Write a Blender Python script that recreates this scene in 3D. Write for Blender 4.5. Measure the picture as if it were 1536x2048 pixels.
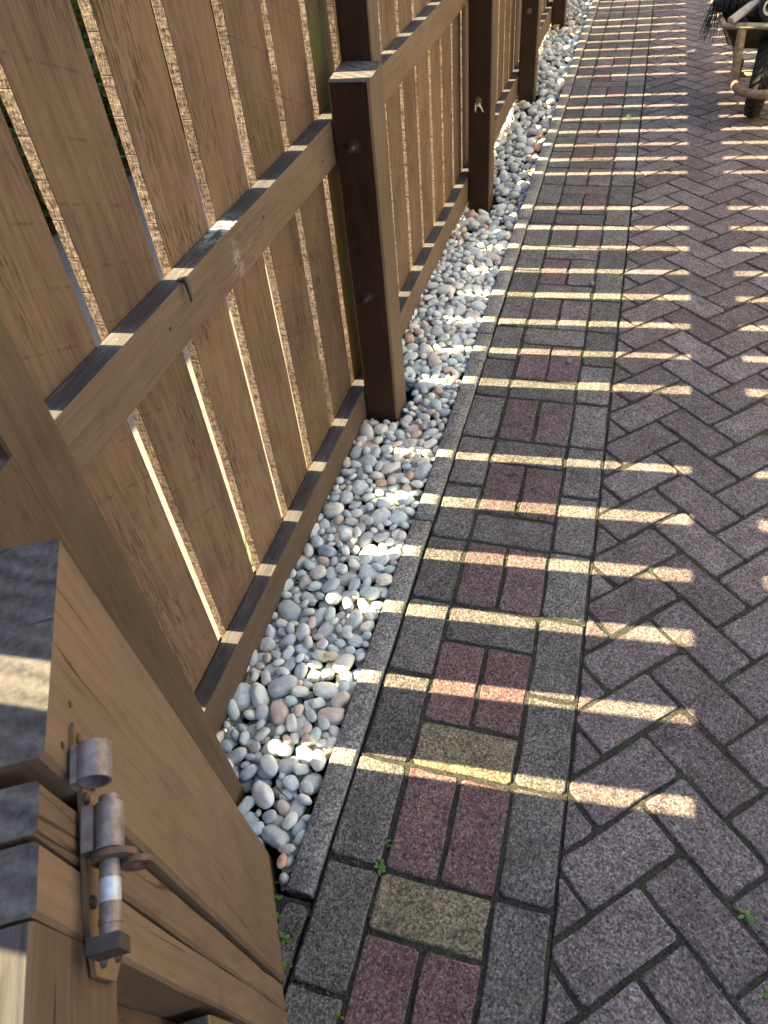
import bpy, bmesh, math, random
import numpy as np
from mathutils import Vector, Matrix, Euler, noise as mnoise

for o in list(bpy.data.objects):
    bpy.data.objects.remove(o)
scene = bpy.context.scene
COL = scene.collection
RND = random.Random(7)

# ------------------------------------------------------------------ camera
cam_d = bpy.data.cameras.new('camera')
cam = bpy.data.objects.new('camera', cam_d)
COL.objects.link(cam)
CR = Vector((0.9595368, 0.2696859, -0.0809851))
CU = Vector((-0.1364264, 0.6968469, 0.7041251))
CD = Vector((-0.2463269, 0.6645855, -0.7054426))
CC = Vector((0.2450454, -0.4330459, 1.3939658))
m = Matrix((CR, CU, -CD)).transposed().to_4x4()
m.translation = CC
cam.matrix_world = m
cam_d.sensor_fit = 'VERTICAL'
cam_d.sensor_height = 36.0
cam_d.sensor_width = 27.0
cam_d.lens = 36.0 * 1470.43 / 2048.0
cam_d.clip_start = 0.02
cam_d.clip_end = 2000
cam_d.dof.use_dof = True
cam_d.dof.focus_distance = 1.75
cam_d.dof.aperture_fstop = 16.0
scene.camera = cam
scene.render.resolution_x = 768
scene.render.resolution_y = 1024

# ------------------------------------------------------------------ light
SUN_EL = math.radians(37.2)
SUN_SLOPE = 0.085                                   # dY/dX of the light on the ground
ld = Vector((1, SUN_SLOPE, 0)).normalized() * math.cos(SUN_EL)
LIGHT = Vector((ld.x, ld.y, -math.sin(SUN_EL)))
world = bpy.data.worlds.new('World')
scene.world = world
world.use_nodes = True
wn = world.node_tree
sky = wn.nodes.new('ShaderNodeTexSky')
sky.sky_type = 'NISHITA'
sky.sun_disc = False
sky.sun_elevation = SUN_EL
sky.sun_rotation = math.atan2(-LIGHT.x, -LIGHT.y)
sky.altitude = 50
sky.air_density = 1.0
sky.dust_density = 2.0
sky.ozone_density = 1.0
bg = wn.nodes['Background']
bg.inputs['Strength'].default_value = 0.082
wn.links.new(sky.outputs[0], bg.inputs[0])
sun_d = bpy.data.lights.new('sun', 'SUN')
sun_d.energy = 5.0
sun_d.angle = math.radians(0.53)
sun_d.color = (1.0, 0.82, 0.50)
sun = bpy.data.objects.new('sun', sun_d)
COL.objects.link(sun)
sun.rotation_euler = LIGHT.to_track_quat('-Z', 'Y').to_euler()
sun.location = (-4, 0, 5)

scene.view_settings.view_transform = 'Standard'
scene.view_settings.look = 'None'
scene.view_settings.exposure = 2.85
scene.view_settings.gamma = 1.0
scene.view_settings.use_curve_mapping = False
scene.render.engine = 'CYCLES'
scene.cycles.max_bounces = 5
scene.cycles.diffuse_bounces = 3
scene.cycles.glossy_bounces = 2
scene.cycles.caustics_reflective = False
scene.cycles.caustics_refractive = False

# ------------------------------------------------------------------ helpers
def tag(o, label=None, cat=None, group=None, kind=None):
    if label: o['label'] = label
    if cat: o['category'] = cat
    if group: o['group'] = group
    if kind: o['kind'] = kind
    return o

def link(o, parent=None):
    COL.objects.link(o)
    if parent is not None:
        o.parent = parent
    return o

def empty(name, loc=(0, 0, 0), rz=0.0):
    o = bpy.data.objects.new(name, None)
    o.empty_display_size = 0.1
    o.location = loc
    o.rotation_euler = (0, 0, rz)
    return link(o)

def mesh(name, verts, faces, mats=(), idx=None, smooth=None):
    me = bpy.data.meshes.new(name)
    me.from_pydata([tuple(v) for v in verts], [], faces)
    for mm in mats: me.materials.append(mm)
    if idx is not None:
        me.polygons.foreach_set('material_index', idx)
    if smooth is True:
        me.polygons.foreach_set('use_smooth', [True] * len(faces))
    elif smooth is not None and smooth is not False:
        me.polygons.foreach_set('use_smooth', smooth)
    me.update()
    return me

def obj(name, me, parent=None, loc=(0, 0, 0), rot=(0, 0, 0), scale=(1, 1, 1)):
    o = bpy.data.objects.new(name, me)
    o.location = loc
    o.rotation_euler = rot
    o.scale = scale
    return link(o, parent)

def vnoise(x, y, scale, seed=0):
    """numpy value noise, 0..1"""
    x = np.asarray(x, float) * scale; y = np.asarray(y, float) * scale
    xi = np.floor(x).astype(np.int64); yi = np.floor(y).astype(np.int64)
    fx = x - xi; fy = y - yi
    fx = fx * fx * (3 - 2 * fx); fy = fy * fy * (3 - 2 * fy)
    def h(a, b):
        n = (a * 374761393 + b * 668265263 + seed * 1442695041) & 0x7fffffff
        n = ((n ^ (n >> 13)) * 1274126177) & 0x7fffffff
        return ((n ^ (n >> 16)) & 0xffff) / 65535.0
    return (h(xi, yi) * (1 - fx) + h(xi + 1, yi) * fx) * (1 - fy) + (h(xi, yi + 1) * (1 - fx) + h(xi + 1, yi + 1) * fx) * fy

def project(p):
    q = Vector(p) - CC
    z = q.dot(CD)
    if z < 0.05: return None
    return (768 + 1470.43 * q.dot(CR) / z, 1024 - 1470.43 * q.dot(CU) / z, z)

class MB:
    """collects simple solids into one mesh"""
    def __init__(s): s.v = []; s.f = []; s.i = []; s.sm = []
    def add(s, vs, fs, mi=0, smooth=False):
        b = len(s.v); s.v += [tuple(v) for v in vs]
        for f in fs:
            s.f.append([b + k for k in f]); s.i.append(mi); s.sm.append(smooth)
    def box(s, a, b, mi=0):
        (x0, y0, z0), (x1, y1, z1) = a, b
        vs = [(x0,y0,z0),(x1,y0,z0),(x1,y1,z0),(x0,y1,z0),(x0,y0,z1),(x1,y0,z1),(x1,y1,z1),(x0,y1,z1)]
        s.add(vs, [(0,3,2,1),(4,5,6,7),(0,1,5,4),(1,2,6,5),(2,3,7,6),(3,0,4,7)], mi)
    def tube(s, pts, r, seg=12, mi=0, caps=True, closed=False):
        pts = [Vector(p) for p in pts]; n = len(pts)
        rr = r if isinstance(r, (list, tuple)) else [r] * n
        rings = []; up = None
        for k in range(n):
            if closed: t = pts[(k + 1) % n] - pts[k - 1]
            else: t = pts[min(k + 1, n - 1)] - pts[max(k - 1, 0)]
            t.normalize()
            if up is None: up = Vector((0, 0, 1)) if abs(t.z) < 0.9 else Vector((1, 0, 0))
            a = t.cross(up).normalized(); bb = a.cross(t).normalized(); up = bb
            rings.append([pts[k] + (a * math.cos(q) + bb * math.sin(q)) * rr[k] for q in [2 * math.pi * j / seg for j in range(seg)]])
        vs = [v for ring in rings for v in ring]; fs = []
        for k in range(n if closed else n - 1):
            k2 = (k + 1) % n
            for j in range(seg):
                fs.append((k * seg + j, k2 * seg + j, k2 * seg + (j + 1) % seg, k * seg + (j + 1) % seg))
        s.add(vs, fs, mi, True)
        if caps and not closed:
            s.add(rings[0], [tuple(range(seg))], mi); s.add(rings[-1], [tuple(reversed(range(seg)))], mi)
    def pipe(s, p0, p1, ro, ri, seg=20, mi=0):
        p0 = Vector(p0); p1 = Vector(p1); t = (p1 - p0).normalized()
        up = Vector((0, 0, 1)) if abs(t.z) < 0.9 else Vector((1, 0, 0))
        a = t.cross(up).normalized(); b = a.cross(t)
        def ring(p, r): return [p + (a * math.cos(2*math.pi*j/seg) + b * math.sin(2*math.pi*j/seg)) * r for j in range(seg)]
        R = [ring(p0, ro), ring(p1, ro), ring(p1, ri), ring(p0, ri)]
        vs = [v for r in R for v in r]
        for k in range(4):
            k2 = (k + 1) % 4
            s.add(R[k] + R[k2], [(j, seg + j, seg + (j + 1) % seg, (j + 1) % seg) for j in range(seg)], mi, k in (0, 2))
    def build(s, name, mats, parent=None, loc=(0,0,0), rot=(0,0,0)):
        me = mesh(name, s.v, s.f, mats, s.i, s.sm)
        bm = bmesh.new(); bm.from_mesh(me)
        bmesh.ops.recalc_face_normals(bm, faces=bm.faces); bm.to_mesh(me); bm.free()
        return obj(name, me, parent, loc, rot)

# ------------------------------------------------------------------ materials
class NT:
    def __init__(s, name):
        s.m = bpy.data.materials.new(name); s.m.use_nodes = True
        s.t = s.m.node_tree; s.b = s.t.nodes['Principled BSDF']
    def n(s, typ, props=None, **ins):
        nd = s.t.nodes.new('ShaderNode' + typ)
        for k, v in (props or {}).items(): setattr(nd, k, v)
        for k, v in ins.items():
            key = int(k[1:]) if k[0] == 'i' and k[1:].isdigit() else k.replace('_', ' ')
            s.set(nd.inputs[key], v)
        return nd
    def set(s, inp, v):
        if isinstance(v, bpy.types.NodeSocket): s.t.links.new(v, inp)
        elif isinstance(v, bpy.types.Node): s.t.links.new(v.outputs[0], inp)
        else: inp.default_value = v
    def math(s, op, a, b=0.0, c=None, clamp=False):
        nd = s.n('Math', dict(operation=op, use_clamp=clamp), i0=a, i1=b)
        if c is not None: s.set(nd.inputs[2], c)
        return nd.outputs[0]
    def mapping(s, vec, scale):
        return s.n('VectorMath', dict(operation='MULTIPLY'), i0=vec, i1=scale).outputs[0]
    def noise(s, vec, scale, detail=3, rough=0.55, dist=0.0):
        return s.n('TexNoise', None, Vector=vec, Scale=scale, Detail=detail, Roughness=rough, Distortion=dist).outputs['Fac']
    def ramp(s, fac, stops, interp='LINEAR'):
        nd = s.n('ValToRGB', None, Fac=fac); cr = nd.color_ramp; cr.interpolation = interp
        while len(cr.elements) < len(stops): cr.elements.new(0.5)
        for e, (p, c) in zip(cr.elements, stops):
            e.position = p; e.color = (c, c, c, 1) if isinstance(c, (int, float)) else (*c, 1)
        return nd.outputs[0]
    def mix(s, fac, a, b, mode='MIX'):
        nd = s.n('Mix', dict(data_type='RGBA', blend_type=mode, clamp_factor=True))
        s.set(nd.inputs[0], fac); s.set(nd.inputs[6], a if not isinstance(a, tuple) else (*a, 1)); s.set(nd.inputs[7], b if not isinstance(b, tuple) else (*b, 1))
        return nd.outputs[2]
    def maprange(s, v, a, b, c=0.0, d=1.0):
        nd = s.n('MapRange', dict(interpolation_type='SMOOTHSTEP')); s.set(nd.inputs[0], v)
        for k, x in zip((1, 2, 3, 4), (a, b, c, d)): nd.inputs[k].default_value = x
        return nd.outputs[0]
    def coords(s, amp=(13.1, 7.3, 5.7)):
        tc = s.n('TexCoord'); oi = s.n('ObjectInfo'); s.rand = oi.outputs['Random']
        off = s.n('VectorMath', dict(operation='SCALE'), i0=amp); s.set(off.inputs['Scale'], s.rand)
        s.raw = tc.outputs['Object']
        return s.n('VectorMath', dict(operation='ADD'), i0=tc.outputs['Object'], i1=off.outputs[0]).outputs[0]
    def bump(s, height, dist=0.001, strength=1.0, normal=None):
        nd = s.n('Bump', None, Height=height, Distance=dist, Strength=strength)
        if normal is not None: s.set(nd.inputs['Normal'], normal)
        return nd.outputs[0]
    def out(s, color, rough=0.8, normal=None, spec=0.3, metal=0.0):
        s.set(s.b.inputs['Base Color'], (*color, 1) if isinstance(color, tuple) else color)
        s.set(s.b.inputs['Roughness'], rough); s.b.inputs['Specular IOR Level'].default_value = spec
        s.b.inputs['Metallic'].default_value = metal
        if normal is not None: s.set(s.b.inputs['Normal'], normal)
        return s.m

def wood(name, dark, light, knots=True, saw=True, rough=0.75, contrast=1.0, algae=0.0, cracks=False, torn=0.75, smear=None):
    t = NT(name); v = t.coords()
    vg = t.mapping(v, (1, 1, 0.045))
    fib = t.noise(vg, 210, 3, 0.75)
    fib2 = t.noise(t.mapping(v, (1, 1, 0.09)), 60, 4, 0.6)
    warp = t.noise(t.mapping(v, (1, 1, 0.25)), 9, 3, 0.5)
    ringc = t.n('VectorMath', dict(operation='ADD'), i0=t.mapping(v, (1, 1, 0.05)), i1=t.n('VectorMath', dict(operation='SCALE'), i0=(0.12, 0.12, 0.0)).outputs[0])
    rv = t.n('SeparateXYZ', None, Vector=t.mapping(v, (1, 1, 0.06)))
    ph = t.math('ADD', t.math('MULTIPLY', rv.outputs[1], 260.0), t.math('MULTIPLY', warp, 34.0))
    ring = t.math('MULTIPLY_ADD', t.math('SINE', ph), 0.5, 0.5)
    broad = t.noise(t.mapping(v, (1, 1, 0.55)), 9, 4, 0.65)
    f = t.math('ADD', t.math('MULTIPLY', fib, 0.42), t.math('MULTIPLY', fib2, 0.26))
    f = t.math('ADD', f, t.math('MULTIPLY', ring, 0.05))
    f = t.math('ADD', f, t.math('MULTIPLY', broad, 0.46))
    col = t.ramp(f, [(0.42, dark), (0.60, tuple(d * .45 + l * .55 for d, l in zip(dark, light))), (0.80, light)])
    tone = t.math('MULTIPLY', t.math('MULTIPLY_ADD', t.rand, 0.34, 0.78), t.math('MULTIPLY_ADD', t.noise(t.mapping(v, (1, 1, 0.5)), 3.2, 3, 0.6), 0.7, 0.65))
    col = t.mix(1.0, col, t.n('CombineColor', None, Red=tone, Green=tone, Blue=tone).outputs[0], 'MULTIPLY')
    # dark torn-fibre patches
    pat = t.maprange(t.noise(t.mapping(v, (1, 1, 0.35)), 9, 3, 0.6), 0.50, 0.64)
    fle = t.maprange(t.noise(t.mapping(v, (1, 1, 0.10)), 260, 2, 0.6), 0.49, 0.60)
    pf = t.math('MULTIPLY', t.math('MULTIPLY', pat, fle), torn)
    col = t.mix(pf, col, tuple(d * 0.5 for d in dark))
    h = t.math('ADD', t.math('MULTIPLY', fib, 0.7), t.math('MULTIPLY', t.noise(v, 500, 2), 0.3))
    if saw:
        sx = t.n('SeparateXYZ', None, Vector=v)
        q = t.math('ADD', t.math('MULTIPLY', sx.outputs[2], 11.5), t.math('MULTIPLY', sx.outputs[1], 5.0))
        fr = t.math('ABSOLUTE', t.math('SUBTRACT', t.math('FRACT', q), 0.5))
        ln = t.maprange(fr, 0.0, 0.045, 1.0, 0.0)
        ln = t.math('MULTIPLY', ln, t.maprange(t.noise(v, 45, 3), 0.42, 0.62))
        ln = t.math('MULTIPLY', ln, t.maprange(t.math('FRACT', t.math('MULTIPLY', t.rand, 7.13)), 0.45, 0.55))
        col = t.mix(t.math('MULTIPLY', ln, 0.55), col, tuple(d * 0.6 for d in dark))
    if knots:
        vo = t.n('TexVoronoi', dict(feature='F1'), Vector=t.mapping(v, (1.0, 1.0, 0.62)), Scale=5.2)
        pick = t.n('SeparateColor', None, Color=vo.outputs['Color']).outputs[0]
        km = t.math('MULTIPLY', t.maprange(vo.outputs['Distance'], 0.05, 0.085, 1.0, 0.0), t.maprange(pick, 0.60, 0.62))
        kr = t.maprange(t.math('ABSOLUTE', t.math('SUBTRACT', vo.outputs['Distance'], 0.07)), 0.0, 0.02, 1.0, 0.0)
        kc = t.mix(t.math('MULTIPLY', kr, 0.7), tuple(d * .6 + l * .2 for d, l in zip(dark, light)), tuple(d * .3 for d in dark))
        col = t.mix(t.math('MULTIPLY', km, 0.85), col, kc)
    if algae > 0:
        al = t.math('MULTIPLY', t.maprange(t.noise(v, 9, 3), 0.4, 0.65), algae)
        col = t.mix(al, col, (0.09, 0.10, 0.02))
    if cracks:
        cn = t.noise(t.mapping(v, (1, 1, 0.035)), 26, 2, 0.5)
        ck = t.maprange(t.math('ABSOLUTE', t.math('SUBTRACT', cn, 0.5)), 0.0, 0.007, 1.0, 0.0)
        ck = t.math('MULTIPLY', ck, t.maprange(t.noise(t.mapping(v, (1, 1, 0.3)), 7, 2), 0.53, 0.58))
        col = t.mix(t.math('MULTIPLY', ck, 0.85), col, tuple(d * 0.2 for d in dark))
        h = t.math('SUBTRACT', h, ck)
        wear = t.maprange(t.noise(v, 11, 4, 0.7), 0.55, 0.72)
        col = t.mix(t.math('MULTIPLY', wear, 0.35), col, tuple(d * 0.7 for d in dark))
    if smear:
        sx = t.n('SeparateXYZ', None, Vector=t.raw)
        e1_ = t.math('POWER', t.math('DIVIDE', t.math('SUBTRACT', sx.outputs[2], smear[0]), smear[2]), 2.0)
        e2_ = t.math('POWER', t.math('DIVIDE', t.math('SUBTRACT', sx.outputs[1], smear[1]), smear[3]), 2.0)
        sm_ = t.math('MULTIPLY', t.maprange(t.math('ADD', e1_, e2_), 0.2, 1.0, 1.0, 0.0), t.maprange(t.noise(v, 38, 4, 0.7), 0.42, 0.60))
        col = t.mix(t.math('MULTIPLY', sm_, 0.4), col, (0.48, 0.44, 0.38))
    # pale flecks of lint and cobweb dust
    fl = t.maprange(t.n('TexVoronoi', None, Vector=t.mapping(v, (1, 1, 0.6)), Scale=42.0).outputs['Distance'], 0.03, 0.05, 1.0, 0.0)
    fl = t.math('MULTIPLY', fl, t.maprange(t.noise(v, 13, 2), 0.6, 0.68))
    col = t.mix(t.math('MULTIPLY', fl, 0.6), col, (0.45, 0.42, 0.36))
    return t.out(col, rough, t.bump(h, 0.0012, 0.55), 0.25)

def sawn_edge(name, dark, light):
    t = NT(name); v = t.coords()
    chat = t.noise(t.mapping(v, (0.35, 0.35, 1.0)), 190, 3, 0.6)
    fib = t.noise(t.mapping(v, (1, 1, 0.22)), 300, 3, 0.8)
    f = t.math('ADD', t.math('MULTIPLY', chat, 0.45), t.math('MULTIPLY', fib, 0.55))
    col = t.ramp(f, [(0.38, dark), (0.50, tuple(d * .5 + l * .5 for d, l in zip(dark, light))), (0.60, light)])
    broad = t.noise(t.mapping(v, (1, 1, 0.5)), 8, 2)
    col = t.mix(t.math('MULTIPLY', t.maprange(broad, 0.5, 0.7), 0.6), col, dark)
    cut = t.maprange(t.math('ABSOLUTE', t.math('SUBTRACT', t.math('FRACT', t.math('MULTIPLY', t.n('SeparateXYZ', None, Vector=v).outputs[2], 19.0)), 0.5)), 0.0, 0.03, 1, 0)
    h = t.math('SUBTRACT', f, t.math('MULTIPLY', cut, 0.25))
    return t.out(col, 0.85, t.bump(h, 0.005, 1.0), 0.2)

def weathered(name, stain=False):
    t = NT(name); v = t.coords()
    fib = t.noise(t.mapping(v, (1, 1, 0.05)), 230, 4, 0.7)
    br = t.noise(t.mapping(v, (1, 1, 0.4)), 16, 3, 0.6)
    f = t.math('ADD', t.math('MULTIPLY', fib, 0.6), t.math('MULTIPLY', br, 0.4))
    col = t.ramp(f, [(0.38, (0.045, 0.042, 0.040)), (0.54, (0.085, 0.077, 0.072)), (0.68, (0.15, 0.135, 0.12))])
    sp = t.maprange(t.n('TexVoronoi', None, Vector=v, Scale=70.0).outputs['Distance'], 0.06, 0.11, 1, 0)
    sp = t.math('MULTIPLY', sp, t.maprange(t.noise(v, 22, 2), 0.52, 0.62))
    col = t.mix(t.math('MULTIPLY', sp, 0.7), col, (0.42, 0.43, 0.42))
    if stain:
        sx = t.n('SeparateXYZ', None, Vector=t.raw)
        m1 = t.maprange(t.math('ABSOLUTE', t.math('SUBTRACT', sx.outputs[2], stain)), 0.01, 0.10, 1.0, 0.0)
        m2 = t.maprange(t.noise(v, 55, 4, 0.65), 0.42, 0.60)
        col = t.mix(t.math('MULTIPLY', t.math('MULTIPLY', m1, m2), 0.9), col, (0.36, 0.42, 0.40))
    return t.out(col, 0.85, t.bump(fib, 0.0012, 0.7), 0.25)

def end_grain(name):
    t = NT(name); v = t.coords()
    n1 = t.noise(v, 140, 4, 0.65)
    n2 = t.noise(v, 18, 3, 0.6)
    sx = t.n('SeparateXYZ', None, Vector=v)
    q = t.math('ADD', t.math('MULTIPLY', sx.outputs[0], 160.0), t.math('MULTIPLY', sx.outputs[1], 300.0))
    ln = t.math('MULTIPLY_ADD', t.math('SINE', t.math('ADD', q, t.math('MULTIPLY', n2, 6.0))), 0.5, 0.5)
    f = t.math('ADD', t.math('MULTIPLY', n1, 0.55), t.math('ADD', t.math('MULTIPLY', n2, 0.3), t.math('MULTIPLY', ln, 0.12)))
    col = t.ramp(f, [(0.34, (0.05, 0.046, 0.043)), (0.52, (0.105, 0.097, 0.09)), (0.68, (0.17, 0.16, 0.145))])
    crk = t.n('TexVoronoi', dict(feature='DISTANCE_TO_EDGE'), Vector=t.mapping(v, (6.0, 14.0, 1.0)), Scale=1.0).outputs[0]
    ck = t.math('MULTIPLY', t.maprange(crk, 0.0, 0.03, 1, 0), t.maprange(t.noise(v, 20, 2), 0.5, 0.6))
    col = t.mix(t.math('MULTIPLY', ck, 0.8), col, (0.02, 0.018, 0.017))
    return t.out(col, 0.9, t.bump(t.math('SUBTRACT', f, ck), 0.002, 0.7), 0.2)

def brick_mat(name, base, spread=0.3, pale=(0.42, 0.40, 0.37), warm=(0.20, 0.095, 0.075), mossy=0.25, redness=0.25):
    t = NT(name); v = t.coords((31.0, 17.0, 9.0))
    gi = t.n('NewGeometry').outputs['Random Per Island']
    rnd = t.math('FRACT', t.math('ADD', t.math('MULTIPLY', t.rand, 3.77), gi))
    tone = t.math('MULTIPLY_ADD', rnd, spread, 1.0 - spread * 0.5)
    big = t.noise(v, 14, 4, 0.6)
    tone = t.math('MULTIPLY', tone, t.math('MULTIPLY_ADD', big, 1.1, 0.45))
    col = t.mix(1.0, base, t.n('CombineColor', None, Red=tone, Green=tone, Blue=tone).outputs[0], 'MULTIPLY')
    vo = t.n('TexVoronoi', None, Vector=v, Scale=270.0)
    pk = t.n('SeparateColor', None, Color=vo.outputs['Color'])
    g1 = t.noise(v, 230, 3, 0.8)
    g = t.math('ADD', t.math('MULTIPLY', g1, 0.8), t.math('MULTIPLY', pk.outputs[0], 0.2))
    col = t.mix(1.0, col, t.ramp(g, [(0.36, 0.32), (0.5, 0.92), (0.66, 1.65)]), 'MULTIPLY')
    cell = t.math('MULTIPLY_ADD', pk.outputs[2], 0.66, 0.67)
    col = t.mix(1.0, col, t.n('CombineColor', None, Red=cell, Green=cell, Blue=cell).outputs[0], 'MULTIPLY')
    rdm = t.math('MULTIPLY', t.maprange(pk.outputs[1], 0.74, 0.80), redness)
    col = t.mix(rdm, col, warm)
    spk = t.math('MULTIPLY', t.maprange(t.math('ADD', vo.outputs['Distance'], t.math('MULTIPLY', pk.outputs[2], 0.3)), 0.26, 0.5, 1, 0), t.maprange(pk.outputs[0], 0.83, 0.87))
    col = t.mix(t.math('MULTIPLY', spk, 0.7), col, pale)
    dirt = t.maprange(t.noise(v, 24, 4, 0.75), 0.54, 0.70)
    col = t.mix(t.math('MULTIPLY', dirt, 0.5), col, (0.035, 0.033, 0.030))
    mo = t.maprange(t.noise(v, 15, 3, 0.65), 0.58, 0.72)
    col = t.mix(t.math('MULTIPLY', mo, mossy), col, (0.13, 0.125, 0.07))
    return t.out(col, 0.9, t.bump(g, 0.003, 0.85), 0.2)

M = {}
M['wood'] = wood('brown_stained_board', (0.0858, 0.0510, 0.0290), (0.2255, 0.1414, 0.0830), torn=0.85)
M['wood_rail'] = wood('brown_stained_rail', (0.0998, 0.0643, 0.0400), (0.1806, 0.1224, 0.0780), saw=False, torn=0.4)
M['wood_rail_smear'] = wood('brown_stained_rail_smeared', (0.0998, 0.0643, 0.0400), (0.1806, 0.1224, 0.0780), saw=False, torn=0.3, smear=(0.668, -0.785, 0.022, 0.05))
M['wood_post'] = wood('brown_stained_post', (0.080, 0.050, 0.029), (0.165, 0.108, 0.064), knots=False, saw=False, rough=0.65, torn=0.3)
M['wood_post_shaded'] = wood('shaded_stain_post_side', (0.024, 0.011, 0.006), (0.062, 0.030, 0.015), knots=False, saw=False, rough=0.55)  # post sides: darker stain, with their shade also put into the colour
M['wood_gate'] = wood('brown_stained_gate', (0.1185, 0.0750, 0.0460), (0.2112, 0.1370, 0.0830), knots=False, saw=False, rough=0.7, cracks=True, torn=0.12)
M['wood_mossy'] = wood('mossy_board', (0.06, 0.035, 0.02), (0.20, 0.14, 0.06), algae=0.8)
M['edge'] = sawn_edge('rough_sawn_edge', (0.05, 0.028, 0.016), (0.46, 0.34, 0.235))
M['weathered'] = weathered('grey_weathered_wood')
M['weathered_stain'] = weathered('grey_weathered_wood_lichen', 0.66)
M['end'] = end_grain('grey_end_grain')
M['brick_grey'] = brick_mat('grey_paver', (0.158, 0.146, 0.130), spread=0.5, redness=0.12)
M['brick_red'] = brick_mat('red_paver', (0.165, 0.105, 0.100), mossy=0.05, redness=0.5)
M['brick_red_dull'] = brick_mat('dull_red_paver', (0.145, 0.110, 0.107), mossy=0.1, redness=0.4)
M['brick_buff'] = brick_mat('buff_paver', (0.215, 0.185, 0.118), warm=(0.25, 0.17, 0.06), mossy=0.35)
M['brick_path'] = brick_mat('purple_grey_paver', (0.162, 0.143, 0.137), spread=0.5, mossy=0.08, redness=0.45)
M['edging'] = brick_mat('concrete_edging', (0.27, 0.255, 0.23), spread=0.15, mossy=0.2, redness=0.05)

def soil_mat():
    t = NT('joint_soil'); tc = t.n('TexCoord').outputs['Object']
    g = t.noise(tc, 260, 4, 0.7); b = t.noise(tc, 9, 3, 0.6); c = t.noise(tc, 90, 3, 0.6)
    col = t.ramp(g, [(0.35, (0.022, 0.021, 0.018)), (0.55, (0.060, 0.056, 0.046)), (0.72, (0.14, 0.13, 0.105))])
    moss = t.math('MULTIPLY', t.maprange(b, 0.52, 0.64), t.maprange(c, 0.45, 0.6))
    col = t.mix(t.math('MULTIPLY', moss, 0.6), col, (0.075, 0.095, 0.035))
    return t.out(col, 0.95, t.bump(g, 0.004, 1.0), 0.15)
M['soil'] = soil_mat()

def ground_mat(name, a, b, sc=40):
    t = NT(name); tc = t.n('TexCoord').outputs['Object']
    n1 = t.noise(tc, sc, 5, 0.7); n2 = t.noise(tc, 2.5, 3)
    col = t.ramp(t.math('ADD', t.math('MULTIPLY', n1, 0.7), t.math('MULTIPLY', n2, 0.3)), [(0.35, a), (0.65, b)])
    return t.out(col, 0.95, t.bump(n1, 0.01, 0.6), 0.15)
M['ground'] = ground_mat('bare_soil', (0.05, 0.04, 0.03), (0.13, 0.10, 0.07))
M['slab'] = ground_mat('pale_slab', (0.13, 0.125, 0.11), (0.21, 0.20, 0.175), 60)
M['membrane'] = ground_mat('dark_membrane', (0.006, 0.006, 0.007), (0.02, 0.019, 0.018), 120)

def pebble_mat():
    t = NT('river_pebble'); v = t.coords((31.0, 17.0, 9.0))
    gi = t.n('NewGeometry').outputs['Random Per Island']
    rnd = t.math('FRACT', t.math('ADD', t.math('MULTIPLY', t.rand, 5.31), gi))
    base = t.ramp(rnd, [(0.0, (0.614, 0.645, 0.606)), (0.16, (0.800, 0.800, 0.696)), (0.30, (0.507, 0.547, 0.544)), (0.44, (0.722, 0.740, 0.665)),
                        (0.55, (0.800, 0.800, 0.742)), (0.66, (0.645, 0.709, 0.696)), (0.74, (0.707, 0.578, 0.468)), (0.81, (0.799, 0.756, 0.636)), (0.88, (0.553, 0.530, 0.484)), (0.94, (0.614, 0.709, 0.650)), (0.98, (0.645, 0.401, 0.287))], 'CONSTANT')
    tc = t.mapping(v, (1, 1, 1))
    n1 = t.noise(tc, 3.0, 4, 0.6, 0.4); n2 = t.noise(tc, 45, 3, 0.7)
    tone = t.math('MULTIPLY', t.math('MULTIPLY_ADD', n1, 0.6, 0.70), t.math('MULTIPLY_ADD', n2, 0.35, 0.83))
    col = t.mix(1.0, base, t.n('CombineColor', None, Red=tone, Green=tone, Blue=tone).outputs[0], 'MULTIPLY')
    sp = t.maprange(t.noise(tc, 26, 4, 0.75), 0.60, 0.70)
    col = t.mix(t.math('MULTIPLY', sp, 0.35), col, (0.16, 0.15, 0.14))
    pk = t.maprange(t.noise(tc, 2.2, 2), 0.58, 0.72)
    col = t.mix(t.math('MULTIPLY', pk, 0.35), col, (0.50, 0.36, 0.29))
    return t.out(col, 0.68, t.bump(n2, 0.03, 0.12), 0.3)
M['pebble'] = pebble_mat()

def plain(name, c, rough=0.6, spec=0.3, metal=0.0, var=0.3, sc=60, c2=None):
    t = NT(name); v = t.coords()
    n1 = t.noise(v, sc, 4, 0.65)
    c2 = c2 or tuple(x * (1 - var) for x in c)
    col = t.ramp(n1, [(0.36, c2), (0.64, c)])
    return t.out(col, rough, t.bump(n1, 0.0006, 0.4), spec, metal)
M['steel'] = plain('painted_steel', (0.30, 0.27, 0.26), 0.5, 0.4, 0.35, 0.35, 90, (0.20, 0.15, 0.12))
M['steel_brown'] = plain('brown_painted_plate', (0.24, 0.15, 0.085), 0.6, 0.3, 0.0, 0.3, 70)
M['steel_dark'] = plain('dark_steel', (0.09, 0.075, 0.065), 0.55, 0.4, 0.3, 0.4, 90)
M['rust'] = plain('rusty_steel', (0.20, 0.10, 0.055), 0.75, 0.3, 0.1, 0.5, 110, (0.11, 0.075, 0.06))
M['muddy_rust'] = plain('muddy_rusted_tube', (0.24, 0.18, 0.13), 0.8, 0.2, 0.0, 0.4, 60, (0.15, 0.08, 0.045))
M['zinc'] = plain('bare_zinc', (0.60, 0.64, 0.68), 0.45, 0.5, 0.3, 0.25, 150)
M['rubber'] = plain('tyre_rubber', (0.030, 0.027, 0.023), 0.85, 0.3, 0.0, 0.4, 80)
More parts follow.
